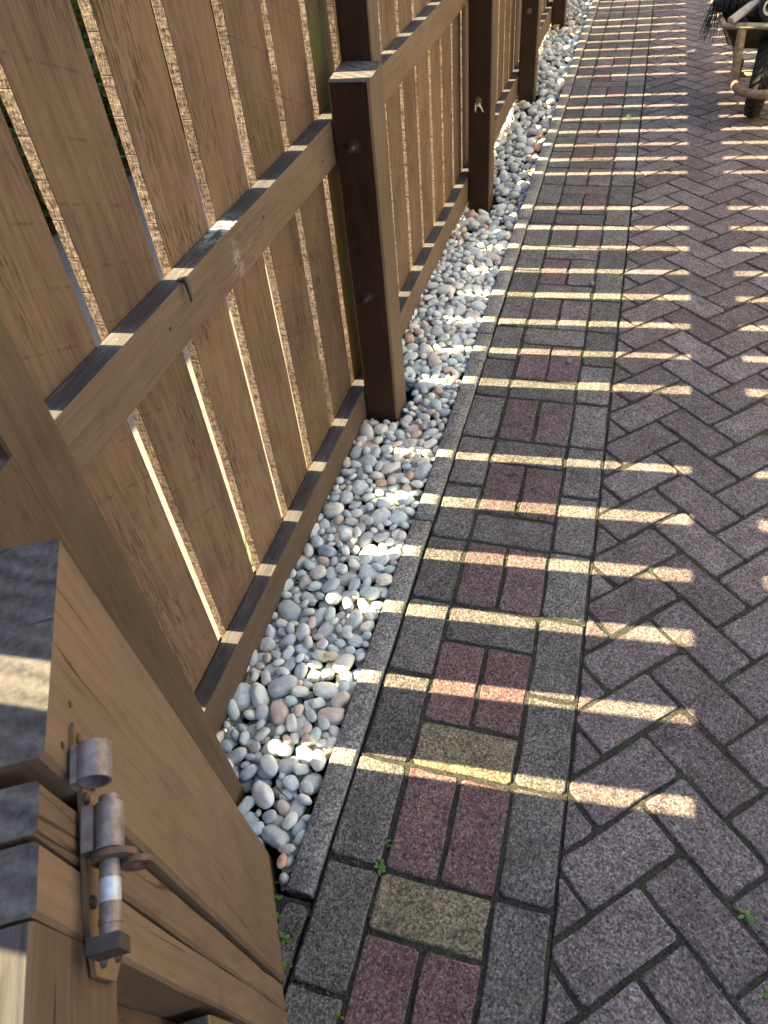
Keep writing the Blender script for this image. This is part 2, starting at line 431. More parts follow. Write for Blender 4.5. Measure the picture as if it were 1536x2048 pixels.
M['barrow_frame'] = plain('muddy_cream_tube', (0.42, 0.35, 0.24), 0.6, 0.3, 0.0, 0.5, 40, (0.22, 0.15, 0.09))
M['barrow_tray'] = plain('black_tray', (0.02, 0.018, 0.016), 0.6, 0.3, 0.0, 0.4, 30)
M['bristle'] = plain('black_fibre', (0.012, 0.013, 0.016), 0.42, 0.5, 0.0, 0.3, 30)
M['batten'] = plain('pale_batten', (0.52, 0.44, 0.34), 0.7, 0.3, 0.0, 0.3, 40)
M['black_plastic'] = plain('black_plastic', (0.012, 0.012, 0.013), 0.45, 0.4, 0.0, 0.2, 40)
M['white_card'] = plain('white_tube', (0.62, 0.58, 0.52), 0.7, 0.3, 0.0, 0.2, 40)
M['grey_cloth'] = plain('grey_sack', (0.30, 0.33, 0.36), 0.85, 0.2, 0.0, 0.3, 25)
M['web'] = plain('cobweb_lint', (0.72, 0.68, 0.60), 0.9, 0.2, 0.0, 0.2, 60)
M['twig'] = plain('dry_twig', (0.16, 0.10, 0.06), 0.85, 0.2, 0.0, 0.4, 60)
M['shell'] = plain('pale_nut', (0.30, 0.22, 0.17), 0.6, 0.3, 0.0, 0.4, 90)
def leafmat(name, a, b, trans=0.25):
    t = NT(name); v = t.coords()
    gi = t.n('NewGeometry').outputs['Random Per Island']
    f = t.math('FRACT', t.math('ADD', gi, t.rand))
    col = t.ramp(f, [(0.0, a), (1.0, b)])
    t.out(col, 0.5, None, 0.35)
    tr = t.n('BsdfTranslucent', None, Color=col); mx = t.n('MixShader', None, Fac=trans)
    t.t.links.new(t.b.outputs[0], mx.inputs[1]); t.t.links.new(tr.outputs[0], mx.inputs[2])
    t.t.links.new(mx.outputs[0], t.t.nodes['Material Output'].inputs[0])
    return t.m
M['leaf'] = leafmat('hedge_leaf', (0.025, 0.06, 0.016), (0.07, 0.13, 0.03))
M['weed'] = leafmat('weed_leaf', (0.10, 0.20, 0.035), (0.17, 0.30, 0.05))
M['moss'] = leafmat('joint_moss', (0.04, 0.06, 0.025), (0.13, 0.19, 0.07))
M['dryleaf'] = leafmat('orange_leaf', (0.40, 0.17, 0.05), (0.45, 0.22, 0.07))
M['yellowleaf'] = leafmat('yellow_leaf', (0.50, 0.42, 0.05), (0.55, 0.45, 0.06))
M['brownleaf'] = leafmat('brown_leaf', (0.13, 0.07, 0.045), (0.16, 0.09, 0.05))

M['dark_wall'] = plain('dark_brick_wall', (0.10, 0.06, 0.045), 0.9, 0.2, 0.0, 0.4, 20)
M['bounce_wall'] = plain('pale_bounce_wall', (0.27, 0.26, 0.24), 0.9, 0.2, 0.0, 0.12, 20)  # tone set for the light bounced onto the fence
# ------------------------------------------------------------------ setting: ground sheets
def sheet(name, x0, x1, y0, y1, z, mat, label, cat):
    me = mesh(name, [(x0,y0,z),(x1,y0,z),(x1,y1,z),(x0,y1,z)], [(0,1,2,3)], [mat])
    o = obj(name, me); tag(o, label, cat, kind='structure'); return o
sheet('ground', -400, 400, -400, 400, -0.09, M['ground'], 'bare brown soil around and beneath the paving and fence', 'ground')

# unseen buildings added to shade the near end and bounce light onto the fence
def added_building(name, x0, x1, y0, y1, h, wm, label, openings):
    b = empty(name, ((x0 + x1) / 2, (y0 + y1) / 2, -0.09)); tag(b, label, 'added_building')
    cx, cy = (x0 + x1) / 2, (y0 + y1) / 2
    mb = MB(); mb.box((x0 - cx, y0 - cy, 0), (x1 - cx, y1 - cy, h)); mb.build('wall', [wm], b)
    mb = MB(); mb.box((x0 - cx - .2, y0 - cy - .2, h), (x1 - cx + .2, y1 - cy + .2, h + .14)); mb.build('roof', [M['barrow_tray']], b)
    for (nm, bx0, bx1, by0, by1, z0, z1, mt) in openings:
        mb = MB(); mb.box((bx0 - cx, by0 - cy, z0), (bx1 - cx, by1 - cy, z1)); mb.build(nm, [mt], b)
added_building('added_garage', -3.0, 1.75, -5.9, -2.05, 3.2, M['dark_wall'], 'unseen dark brick block added behind the gate end for shade', [('door', 0.0, 0.9, -2.06, -2.02, 0.09, 2.1, M['barrow_tray'])])
added_building('added_house', 2.75, 8.0, 0.6, 12.0, 5.2, M['bounce_wall'], 'unseen pale wall added along the open side for bounced light', [('window', 2.72, 2.76, 3.0, 4.2, 1.1, 2.2, M['barrow_tray']), ('door', 2.72, 2.76, 6.0, 6.9, 0.09, 2.1, M['steel_brown'])])

# ------------------------------------------------------------------ paving bricks
def brick_geo(poly, seed, z0=-0.035, ch=0.005, inset=0.0028, jit=0.0021):
    r = random.Random(seed); n = len(poly); pts = []
    c = Vector((sum(p[0] for p in poly) / n, sum(p[1] for p in poly) / n))
    for k in range(n):
        p = Vector(poly[k][:2]); a = Vector(poly[k - 1][:2]); b = Vector(poly[(k + 1) % n][:2])
        da = (a - p); db = (b - p); la = da.length; lb = db.length
        if la < 1e-6 or lb < 1e-6: continue
        cc = min(ch * r.uniform(0.6, 2.0), la * 0.3, lb * 0.3)
        pts.append(p + da / la * cc); pts.append(p + db / lb * cc)
        if lb > 0.06:
            nn = Vector((db.y, -db.x)).normalized()
            for q in ((0.35, 0.68) if lb > 0.12 else (0.5,)):
                pts.append(p + db * (q + r.uniform(-.06, .06)) + nn * r.uniform(-jit * 1.4, jit * 0.5))
    N = len(pts); vs = []
    for ring in range(3):
        for p in pts:
            d = (c - p); L = d.length
            if ring == 0: vs.append((p.x, p.y, z0))
            elif ring == 1: vs.append((p.x, p.y, -0.0026 + r.uniform(-.0005, .0005)))
            else:
                q = p + d / L * min(inset * r.uniform(0.8, 1.6), L * 0.4) * 1.2
                vs.append((q.x, q.y, r.uniform(-.0003, .0003)))
    fs = []; sm = []
    for ring in range(2):
        for k in range(N):
            k2 = (k + 1) % N
            fs.append((ring * N + k, ring * N + k2, (ring + 1) * N + k2, (ring + 1) * N + k)); sm.append(ring == 1)
    fs.append(tuple(range(2 * N, 3 * N))); sm.append(False)
    area = sum(pts[k].x * pts[(k+1) % N].y - pts[(k+1) % N].x * pts[k].y for k in range(N))
    if area < 0: fs = [tuple(reversed(f)) for f in fs]
    return vs, fs, sm

def rect(l, w): return [(-l/2, -w/2), (l/2, -w/2), (l/2, w/2), (-l/2, w/2)]
def clip(poly, xlim, keep_right):
    out = []
    for k in range(len(poly)):
        a, b = poly[k], poly[(k + 1) % len(poly)]
        ina = (a[0] >= xlim) == keep_right; inb = (b[0] >= xlim) == keep_right
        if ina: out.append(a)
        if ina != inb:
            q = (xlim - a[0]) / (b[0] - a[0]); out.append((xlim, a[1] + q * (b[1] - a[1])))
    return out
def parea(p): return abs(sum(p[k][0] * p[(k+1) % len(p)][1] - p[(k+1) % len(p)][0] * p[k][1] for k in range(len(p)))) / 2

JW = 0.0082
full_var = {}
def full_mesh(mat, l, w, k):
    key = (mat, round(l, 4), round(w, 4), k)
    if key not in full_var:
        vs, fs, sm = brick_geo(rect(l, w), hash(key[1:]) % 9999 + k * 31)
        full_var[key] = mesh('brick', vs, fs, [M[mat]], None, sm)
    return full_var[key]

def place_bricks(parent, items, limit, stuff_mats):
    """items: (mesh or None, (x,y), rot, mat, local geo) ; nearest stay single, the rest are joined"""
    def key(it):
        q = project((it['x'], it['y'], 0))
        if q is None: return 1e9
        off = 0 if (-120 < q[0] < 1660 and -120 < q[1] < 2170) else 50
        return q[2] + off
    items.sort(key=key)
    mb = MB()
    for n, it in enumerate(items):
        dz = RND.uniform(-0.0006, 0.0008); tx, ty = RND.gauss(0, 0.0035), RND.gauss(0, 0.0035); rz = it['rot'] + RND.gauss(0, 0.007)
        jx, jy = RND.gauss(0, 0.0009), RND.gauss(0, 0.0009)
        if n < limit:
            if it.get('geo'):
                vs, fs, sm = it['geo']; me = mesh('brick', vs, fs, [M[it['mat']]], None, sm)
            else: me = it['mesh']
            obj('brick', me, parent, (it['x'] + jx, it['y'] + jy, dz), (tx, ty, rz))
        else:
            if it.get('geo'): vs, fs, sm = it['geo']
            else:
                me = it['mesh']; vs = [v.co.copy() for v in me.vertices]; fs = [tuple(p.vertices) for p in me.polygons]; sm = None
            R = Euler((tx, ty, rz)).to_matrix(); T = Vector((it['x'], it['y'], dz))
            mb.add([R @ Vector(v) + T for v in vs], fs, stuff_mats.index(it['mat']))
    if mb.v:
        me = mesh('brick', mb.v, mb.f, [M[k] for k in stuff_mats], mb.i)
        o = obj('brick', me, parent); tag(o, kind='stuff')

PW = 0.103
border = empty('brick_border'); tag(border, 'straight border of grey, red and buff paving bricks along the pebble strip', 'border', kind='structure')
items = []
Y0, Y1 = -0.85, 8.6
def add_full(lst, mat, l, w, x, y, rot): lst.append(dict(mesh=full_mesh(mat, l, w, RND.randrange(5)), x=x, y=y, rot=rot, mat=mat))
k0, k1 = int(Y0 / 0.206) - 1, int(Y1 / 0.206)
for k in range(k0, k1):
    add_full(items, 'brick_grey', 0.206 - JW, PW - JW, -PW / 2, 0.206 * k + PW, math.pi / 2)
    add_full(items, 'brick_grey', 0.206 - JW, PW - JW, 0.206 + PW / 2, 0.206 * k + PW + 0.003, math.pi / 2)
for i in range(int(Y0 / 0.309) - 1, int(Y1 / 0.309)):
    mt = 'brick_buff' if i in (0, 1) else 'brick_grey'
    add_full(items, mt, 0.206 - JW, PW - JW, 0.103, 0.309 * i - PW / 2, 0)
    for s in (0, 1):
        mt = 'brick_red' if i < 2 else ('brick_red_dull' if i < 6 or RND.random() < .3 else 'brick_path')
        add_full(items, mt, 0.206 - JW, PW - JW, PW / 2 + s * PW, 0.309 * i + PW, math.pi / 2)
# small cut bricks beside the end of the edging
for (ya, yb, wd) in ((-0.232, -0.086, 0.050), (-0.47, -0.238, 0.10)):
    items.append(dict(geo=brick_geo(rect(yb - ya - JW, wd - 0.004), 77 + int(wd * 1000)), x=-0.105 - wd / 2, y=(ya + yb) / 2, rot=math.pi / 2, mat='brick_grey'))
border_items = items
place_bricks(border, items, 300, ['brick_grey', 'brick_red', 'brick_buff', 'brick_path', 'brick_red_dull'])

path = empty('brick_path'); tag(path, 'purple grey brick path laid in a herringbone pattern', 'path', kind='structure')
items = []
OX, OY = 0.3695, -0.130
e1 = Vector((1, 1)) / math.sqrt(2); e2 = Vector((-1, 1)) / math.sqrt(2)
XL, XR = 0.3115, 1.95
for i in range(-30, 110):
    for j in range(-30, 110):
        d = (i - j) % 4
        if d == 0: ci, cj, l1, l2 = i + 1, j + .5, 2, 1
        elif d == 3: ci, cj, l1, l2 = i + .5, j + 1, 1, 2
        else: continue
        c = Vector((OX, OY)) + (e1 * ci + e2 * cj) * PW
        if c.x < XL - 0.12 or c.x > XR + 0.12 or c.y < Y0 or c.y > Y1: continue
        h1, h2 = (l1 * PW - JW) / 2, (l2 * PW - JW) / 2
        poly = [c - e1*h1 - e2*h2, c + e1*h1 - e2*h2, c + e1*h1 + e2*h2, c - e1*h1 + e2*h2]
        poly = [(p.x, p.y) for p in poly]; A0 = parea(poly)
        pc = clip(clip(poly, XL, True), XR, False)
        if len(pc) < 3 or parea(pc) < 0.0006: continue
        if parea(pc) > A0 - 1e-7:
            items.append(dict(mesh=full_mesh('brick_path', 0.206 - JW, PW - JW, RND.randrange(8)), x=c.x, y=c.y, rot=(math.pi/4 if d == 0 else 3*math.pi/4) + RND.choice((0, math.pi)), mat='brick_path'))
        else:
            cx = sum(p[0] for p in pc) / len(pc); cy = sum(p[1] for p in pc) / len(pc)
            # leave a joint against the straight border
            lp = [(p[0] - cx, p[1] - cy) for p in pc]
            items.append(dict(geo=brick_geo(lp, i * 131 + j), x=cx, y=cy, rot=0, mat='brick_path'))
place_bricks(path, items, 300, ['brick_path'])

# joint soil: a real uneven sheet between the bricks
def soil_sheet(name, parent, x0, x1, y0, y1, step):
    xs = np.arange(x0, x1 + 1e-6, step); ys = np.arange(y0, y1 + 1e-6, step)
    X, Y = np.meshgrid(xs, ys)
    Z = -0.0046 + 0.0035 * (vnoise(X, Y, 90, 1) - .5) + 0.003 * (vnoise(X, Y, 220, 2) - .5) + 0.0125 * np.clip((vnoise(X, Y, 15, 3) - .46) * 3.0, 0, 1) * vnoise(X, Y, 70, 4)
    Z = np.minimum(Z, -0.0024 + 0.0014 * (vnoise(X, Y, 130, 5) - .5))
    nx, ny = len(xs), len(ys)
    V = np.stack([X.ravel(), Y.ravel(), Z.ravel()], 1)
    a = (np.arange(ny - 1)[:, None] * nx + np.arange(nx - 1)[None, :]).ravel()
    Fq = np.stack([a, a + 1, a + nx + 1, a + nx], 1)
    me = bpy.data.meshes.new(name)
    me.vertices.add(len(V)); me.vertices.foreach_set('co', V.ravel())
    me.loops.add(Fq.size); me.loops.foreach_set('vertex_index', Fq.ravel().astype(np.int32))
    me.polygons.add(len(Fq)); me.polygons.foreach_set('loop_start', np.arange(0, Fq.size, 4, dtype=np.int32))
    me.polygons.foreach_set('loop_total', np.full(len(Fq), 4, dtype=np.int32))
    me.polygons.foreach_set('use_smooth', np.ones(len(Fq), dtype=bool))
    me.materials.append(M['soil']); me.update(); me.validate()
    o = obj(name, me, parent); tag(o, kind='stuff'); return o
soil_sheet('joint_soil', border, -0.101, 0.3105, -0.5, 2.2, 0.005)
soil_sheet('joint_soil', border, -0.101, 0.3105, 2.2, 8.6, 0.012)
soil_sheet('joint_soil', border, -0.21, -0.1012, -0.5, -0.082, 0.005)
soil_sheet('joint_soil', path, 0.3106, 1.15, -0.5, 2.2, 0.005)
soil_sheet('joint_soil', path, 0.3106, 1.15, 2.2, 8.6, 0.012)
soil_sheet('joint_soil', path, 1.15, 1.96, -0.85, 8.6, 0.02)

# tiny moss and seedling tufts rooted along the joints
def joint_moss(name, parent, pts, seed):
    r = random.Random(seed); vs = []; fs = []
    for (x, y) in pts:
        for _ in range(r.randint(3, 9)):
            p = Vector((x + r.gauss(0, .004), y + r.gauss(0, .004), -0.004 + r.random() * .003)); E = Euler((r.gauss(0, .6), r.gauss(0, .6), r.uniform(0, 6.28))).to_matrix(); sz = r.uniform(.0016, .0040); b = len(vs)
            for q in ((-1, 0, 0), (0, .6, .3), (1, 0, .2), (0, -.6, .3)): vs.append(p + E @ (Vector(q) * sz))
            fs.append((b, b + 1, b + 2, b + 3))
    o = obj(name, mesh(name, vs, fs, [M['moss']]), parent); tag(o, kind='stuff')
def joint_points(lst, n, seed):
    r = random.Random(seed); out = []; near = [it for it in lst if it['y'] < 3.2 and it['x'] < 1.1]
    while len(out) < n:
        it = r.choice(near); u = r.uniform(-.1, .1); c, s_ = math.cos(it['rot']), math.sin(it['rot'])
        lx, ly = (u, r.choice((-1, 1)) * PW / 2) if r.random() < .7 else (r.choice((-1, 1)) * .103, u * .5)
        if it.get('geo'): continue
        x, y = it['x'] + lx * c - ly * s_, it['y'] + lx * s_ + ly * c
        if vnoise(x, y, 5, 9) + r.random() * .4 > .78: out.append((x, y))
    return out
joint_moss('joint_moss', border, joint_points(border_items, 300, 41), 5)
joint_moss('joint_moss', path, joint_points(items, 420, 42), 6)
# concrete edging stones
kerb = empty('edging_kerb'); tag(kerb, 'narrow grey concrete edging between pebbles and brick border', 'edging', kind='structure')
y = -0.075; q = 0
while y < 8.5:
    L = 0.94 if q == 0 else 0.915
    r = random.Random(50 + q); n = 14
    prof = [(-.026, -.12), (-.0265, -.006), (-.0235, 0.0), (-.0215, .0012), (0.0, .0016), (.0215, .001), (.0235, -.0008), (.026, -.006), (.0255, -.12)]
    vs = []; fs = []; sm = []
    for k in range(n + 1):
        yy = -L / 2 + 0.002 + (L - 0.004) * k / n
        for (px, pz) in prof:
            vs.append((px + r.gauss(0, .0005), yy + (r.gauss(0, .001) if k in (0, n) else 0), pz + (r.gauss(0, .0004) if pz > -.1 else 0)))
    P = len(prof)
    for k in range(n):
        for a in range(P - 1):
            fs.append((k*P + a, k*P + a + 1, (k+1)*P + a + 1, (k+1)*P + a)); sm.append(a not in (0, P - 2))
    fs.append(tuple(range(P))); fs.append(tuple(n*P + a for a in reversed(range(P)))); sm += [False, False]
    me = mesh('edging_stone', vs, fs, [M['edging']], None, sm)
    bm = bmesh.new(); bm.from_mesh(me); bmesh.ops.recalc_face_normals(bm, faces=bm.faces); bm.to_mesh(me); bm.free()
    obj('edging_stone', me, kerb, (-0.1305 + r.gauss(0, .0012), y + L / 2, 0.006 + r.gauss(0, .001)), (0, 0, r.gauss(0, .0015)))
    y += L + 0.003; q += 1

# ------------------------------------------------------------------ lumber
def lumber(name, x0, x1, y0, y1, L, mats, slots, rows=10, ch=0.0015, jit=0.0, seed=0, z0=0.0, lean=0.0, sag=None):
    """box with worn arrises; length along local Z. slots=(+x,-x,+y,-y,ends)"""
    r = random.Random(seed)
    prof = [(x0 + ch, y0), (x1 - ch, y0), (x1, y0 + ch), (x1, y1 - ch), (x1 - ch, y1), (x0 + ch, y1), (x0, y1 - ch), (x0, y0 + ch)]
    nor = [3, 0, 0, 0, 2, 1, 1, 1]
    vs = []; fs = []; ix = []; jy0 = jy1 = 0
    for k in range(rows + 1):
        z = z0 + L * k / rows
        jy0 = jy0 * 0.5 + r.gauss(0, jit); jy1 = jy1 * 0.5 + r.gauss(0, jit)
        for q, (x, y) in enumerate(prof):
            jj = jy0 if y <= y0 + ch + 1e-9 else jy1
            vs.append((x, y + jj + lean * z, z))
    for k in range(rows):
        for a in range(8):
            b = (a + 1) % 8
            fs.append((k*8 + a, k*8 + b, (k+1)*8 + b, (k+1)*8 + a)); ix.append(slots[nor[a]])
    fs.append(tuple(reversed(range(8)))); fs.append(tuple(rows*8 + a for a in range(8))); ix += [slots[4]] * 2
    return mesh(name, vs, fs, mats, ix)

# ------------------------------------------------------------------ fence
BX0, BX1 = -0.471, -0.451      # boards
RX0, RX1 = -0.4505, -0.4095    # rails
gaps = [-1.39, -1.2, -1.01, -0.82, -0.635, -0.445, -0.270, -0.078, 0.160, 0.351, 0.547, 0.733, 0.924, 1.115, 1.312,
        1.482, 1.666, 1.853, 2.044, 2.230, 2.423, 2.606, 2.800, 2.985, 3.185, 3.360, 3.552, 3.744, 3.935, 4.130, 4.325,
        4.51, 4.708, 4.903, 5.088, 5.284, 5.480, 5.678, 5.873, 6.06, 6.265, 6.447, 6.643, 6.835, 7.03, 7.22, 7.41, 7.6, 7.79, 7.98, 8.17, 8.36, 8.55]
gaps = [g if g < 0.7 else g - 0.005 for g in gaps]
gw = [0.036 + RND.uniform(-.003, .004) for _ in gaps]
FH = 1.78
panel_edges = [-1.39, 0.048, 1.345, 2.985, 4.505, 6.175, 7.75, 8.56]
wheres = ['behind the half-open gate at the near end', 'nearest long run beside the widest pebbles', 'between the first bolted post and the next one', 'beyond the second bolted post',
          'beyond the third bolted post', 'far run beyond the fourth post', 'last far run at the end of the path']
panels = []
board_meshes = {}
def board_at(panel, ya, yb, n):
    w = yb - ya; px = panel.location
    mt = 'wood_mossy' if abs(ya - 1.329) < 0.02 else 'wood'
    me = lumber('board', -0.010, 0.010, -w / 2, w / 2, FH - 0.045 + RND.uniform(-.01, .01), [M[mt], M['edge'], M['end']], (0, 0, 1, 1, 2), rows=14, ch=0.0012, jit=0.0009, seed=n * 17 + 3)
    xo = RND.uniform(-0.0015, 0.0)
    obj('board', me, panel, (-0.461 + xo, (ya + yb) / 2 - px[1], 0.045), (RND.gauss(0, .0016), 0, RND.gauss(0, .004)))
for k in range(len(panel_edges) - 1):
    a, b = panel_edges[k], panel_edges[k + 1]
    p = empty('picket_fence', (0, a, 0))
    tag(p, 'brown picket fence panel, ' + wheres[k], 'fence', 'fence panels along the path'); panels.append(p)
for n in range(len(gaps) - 1):
    ya = gaps[n] + gw[n] / 2; yb = gaps[n + 1] - gw[n + 1] / 2; c = (ya + yb) / 2
    k = max(i for i in range(len(panel_edges) - 1) if panel_edges[i] <= c)
    board_at(panels[k], ya, yb, n)
rail_objs = []
for k in range(len(panel_edges) - 1):
    a, b = panel_edges[k] + 0.001, panel_edges[k + 1] - 0.001
    for zi, (zb, zt) in enumerate(((-0.014, 0.097), (0.751, 0.845), (1.50, 1.595))):
        top = 'weathered_stain' if (k == 1 and zi == 1) else 'weathered'
        # local: x thickness, y -> -Z after rotation, z -> +Y
        me = lumber('rail', RX0 + 0.43, RX1 + 0.43, -zt, -zb, b - a, [M['wood_rail_smear' if (k == 1 and zi == 1) else 'wood_rail'], M[top], M['end']], (0, 0, 0, 1, 2), rows=10, ch=0.002, jit=0.0007, seed=k * 7 + zi)
        rail_objs.append(obj('rail', me, panels[k], (-0.43, a - panels[k].location[1], 0.0), (-math.pi / 2, 0, 0)))
# bent cut nail standing out of the near middle rail
nm = MB(); nm.tube([(-0.42, 0.532, 0.843), (-0.405, 0.528, 0.849), (-0.399, 0.522, 0.843), (-0.398, 0.519, 0.815)], [.005, .005, .0045, .002], 8)
nm.build('nail', [M['steel_dark']], panels[1], (0, -panels[1].location[1], 0))
# small nail heads where boards meet rails
nh = MB(); nh.tube([(0, 0, 0), (0.0016, 0, 0)], 0.0032, 8)
nme = nh.build('nail_head', [M['steel_dark']], panels[1], (0, 0, -5)).data
bpy.data.objects.remove(bpy.data.objects['nail_head'])
for n in range(8, 14):
    ya = gaps[n] + gw[n] / 2; yb = gaps[n + 1] - gw[n + 1] / 2
    for z in (0.80,) if n % 2 else ():
        obj('nail_head', nme, panels[1], (-0.4095, ya + (yb - ya) * RND.uniform(.25, .75) - panels[1].location[1], z + RND.uniform(-.012, .012)))

# posts: an upright and the shorter spur bolted to its near face
def bolt_part(mb, x, y, z):
    mb.tube([(x, y, z), (x, y - 0.004, z)], 0.016, 16); mb.tube([(x, y - 0.004, z), (x, y - 0.013, z)], 0.0105, 6); mb.tube([(x, y - 0.013, z), (x, y - 0.034, z)], 0.006, 10)
post_lab = ['brown spur-braced fence post close to the gate, pebbles at its foot', 'dark brown spur-braced post with grey sloping spur top, nearest of the bolted posts', 'dark brown bolted fence post with a white lint tuft on its bolt',
            'dark brown bolted fence post, third along, past the lint-tufted one', 'dark brown fence post at the top edge of the picture', 'distant last fence post beyond the top edge']
post_y = [-0.100, 1.278, 2.892, 4.412, 6.090, 7.70]
for k, y in enumerate(post_y):
    po = empty('fence_post', (-0.36, y, 0)); tag(po, post_lab[k], 'post', 'fence posts')
    me = lumber('upright', -0.049, 0.0505 if k == 0 else 0.027, 0.111, 0.184, 1.95, [M['wood_post'], M['end'], M['wood_post_shaded']], (0, 0, 2, 0 if k == 0 else 2, 1), rows=14, ch=0.003, jit=.0006, seed=910 + k, z0=-0.06, lean=-0.012 if k == 0 else 0.0)
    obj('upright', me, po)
    me = lumber('spur', -0.047, 0.050, 0.0, 0.1105, 0.992, [M['wood_post'], M['end'], M['wood_post_shaded']], (0, 0, 2, 2, 1), rows=12, ch=0.005, jit=.0008, seed=930 + k, z0=-0.06)
    for v in me.vertices:                                # weathered top falls a little to the near side
        if v.co.z > 0.92: v.co.z += (v.co.y - 0.055) * 0.12
    sp = obj('spur', me, po)
    for z, x in ((0.794, 0.003), (0.411, -0.003)):
        mb = MB(); bolt_part(mb, x, 0.0, z); mb.build('bolt', [M['rust'] if k > 1 else M['steel_dark']], sp)

# ------------------------------------------------------------------ gate post, gate and bolt
TH = math.radians(29.43)
GO = (-0.2184, -0.0117, 0.0)
LN = math.atan(0.113)                                # gate and gate post have sagged over together
gp = empty('gate_post', GO); gp.rotation_euler = (LN, 0, TH); tag(gp, 'wide brown gate post with grey sawn top carrying the bolt keeper', 'gate post')
me = lumber('shaft', -0.125, 0.0, -0.204, -0.010, 1.06, [M['wood_gate'], M['end']], (0, 0, 0, 0, 1), rows=12, ch=0.004, jit=.0007, seed=70, z0=-0.07)
for v in me.vertices:
    if v.co.y < -0.1: v.co.y -= 0.022 * max(0.0, 1 - v.co.z / 0.9)
    if v.co.z > 0.9: v.co.z -= v.co.y * 0.06 + 0.012
obj('shaft', me, gp)
mb = MB(); mb.box((0.0005, -0.199, 0.905), (0.0035, -0.166, 0.951), 0); kp = mb.build('keeper', [M['steel_brown']], gp)
mb = MB(); mb.pipe((0.017, -0.211, 0.948), (0.017, -0.184, 0.948), 0.0120, 0.0100, 24); mb.box((0.003, -0.211, 0.941), (0.008, -0.184, 0.955)); mb.build('keeper_tube', [M['steel']], kp)
for yy, zz in ((-0.174, 0.943), (-0.174, 0.912)):
    mb = MB(); mb.tube([(0.003, yy, zz), (0.0055, yy, zz)], 0.0042, 12); mb.build('screw', [M['rust']], kp)
for yy, zz in ((-0.148, 0.950), (-0.163, 0.945), (-0.185, 0.962)):
    mb = MB(); mb.tube([(-0.001, yy, zz), (0.0006, yy, zz)], 0.0028, 8); mb.build('screw_hole', [M['steel_dark']], gp)

gate = empty('garden_gate', GO); gate.rotation_euler = (LN, 0, TH); tag(gate, 'brown wooden gate with weathered grey top edge and sliding bolt, at lower left', 'gate')
me = lumber('stile', -0.055, -0.0045, -0.2535, -0.2155, 0.955, [M['wood_gate'], M['end']], (0, 0, 0, 0, 1), rows=12, ch=0.0028, jit=.0009, seed=71, z0=0.03)
for v in me.vertices:
    v.co.y -= 0.014 * max(0.0, 1 - v.co.z / 0.9)
obj('stile', me, gate)
me = lumber('stile', -0.055, -0.0040, -0.2975, -0.2545, 0.953, [M['wood_gate'], M['end']], (0, 0, 0, 0, 1), rows=12, ch=0.0028, jit=.0009, seed=76, z0=0.03)
for v in me.vertices:
    v.co.y -= 0.014 * max(0.0, 1 - v.co.z / 0.9)
obj('stile', me, gate)
me = lumber('stile', -0.052, -0.004, -1.18, -1.10, 0.955, [M['wood_gate'], M['end']], (0, 0, 0, 0, 1), rows=8, ch=0.003, jit=.0006, seed=72, z0=0.03)
obj('stile', me, gate)
def gate_rail(zb, zt, seed, y1=-0.2995):
    me = lumber('gate_rail', -0.05, -0.0055, -zt, -zb, y1 + 1.098, [M['wood_gate'], M['weathered']], (0, 0, 0, 1, 1), rows=8, ch=0.0025, jit=.0006, seed=seed)
    obj('gate_rail', me, gate, (0, -1.098, 0), (-math.pi / 2, 0, 0))
gate_rail(0.837, 0.984, 73); gate_rail(0.42, 0.56, 74, -0.313); gate_rail(0.10, 0.24, 75, -0.313)
for n in range(6):
    ya = -0.262 - 0.142 * n
    me = lumber('gate_board', -0.076, -0.0555, ya - 0.138, ya, 0.89, [M['wood'], M['edge'], M['end']], (0, 0, 1, 1, 2), rows=8, ch=0.0015, jit=.0008, seed=80 + n, z0=0.045)
    obj('gate_board', me, gate)

poly = [(-0.201, 0.925), (-0.201, 0.880), (-0.262, 0.862), (-0.292, 0.838), (-0.318, 0.858), (-0.319, 0.896), (-0.290, 0.910)]
mb = MB(); n = len(poly)
mb.add([(-0.0036, y, z) for y, z in poly] + [(0.0, y, z) for y, z in poly], [tuple(range(n)), tuple(reversed(range(n, 2 * n)))] + [(k, (k + 1) % n, n + (k + 1) % n, n + k) for k in range(n)])
bp = mb.build('bolt_plate', [M['steel_brown']], gate)
BZ = 0.917; BD = 0.0165
mb = MB(); mb.pipe((BD, -0.249, BZ), (BD, -0.217, BZ), 0.0100, 0.0078, 24); mb.box((0.0, -0.249, BZ - 0.006), (0.008, -0.217, BZ + 0.009)); mb.build('bolt_barrel', [M['steel']], bp)
mb = MB(); mb.tube([(BD, -0.304, BZ), (BD, -0.211, BZ)], 0.0070, 20); mb.build('bolt_rod', [M['steel']], bp)
mb = MB(); mb.tube([(BD, -0.283, BZ), (BD, -0.268, BZ)], 0.0073, 20, caps=False); mb.build('worn_band', [M['zinc']], bp)
mb = MB(); mb.tube([(BD, -0.296, BZ), (BD, -0.292, BZ)], 0.0078, 20); mb.build('collar', [M['steel']], bp)
mb = MB(); mb.box((0.004, -0.313, BZ - 0.013), (0.025, -0.303, BZ + 0.010)); mb.build('stop_block', [M['steel_dark']], bp)
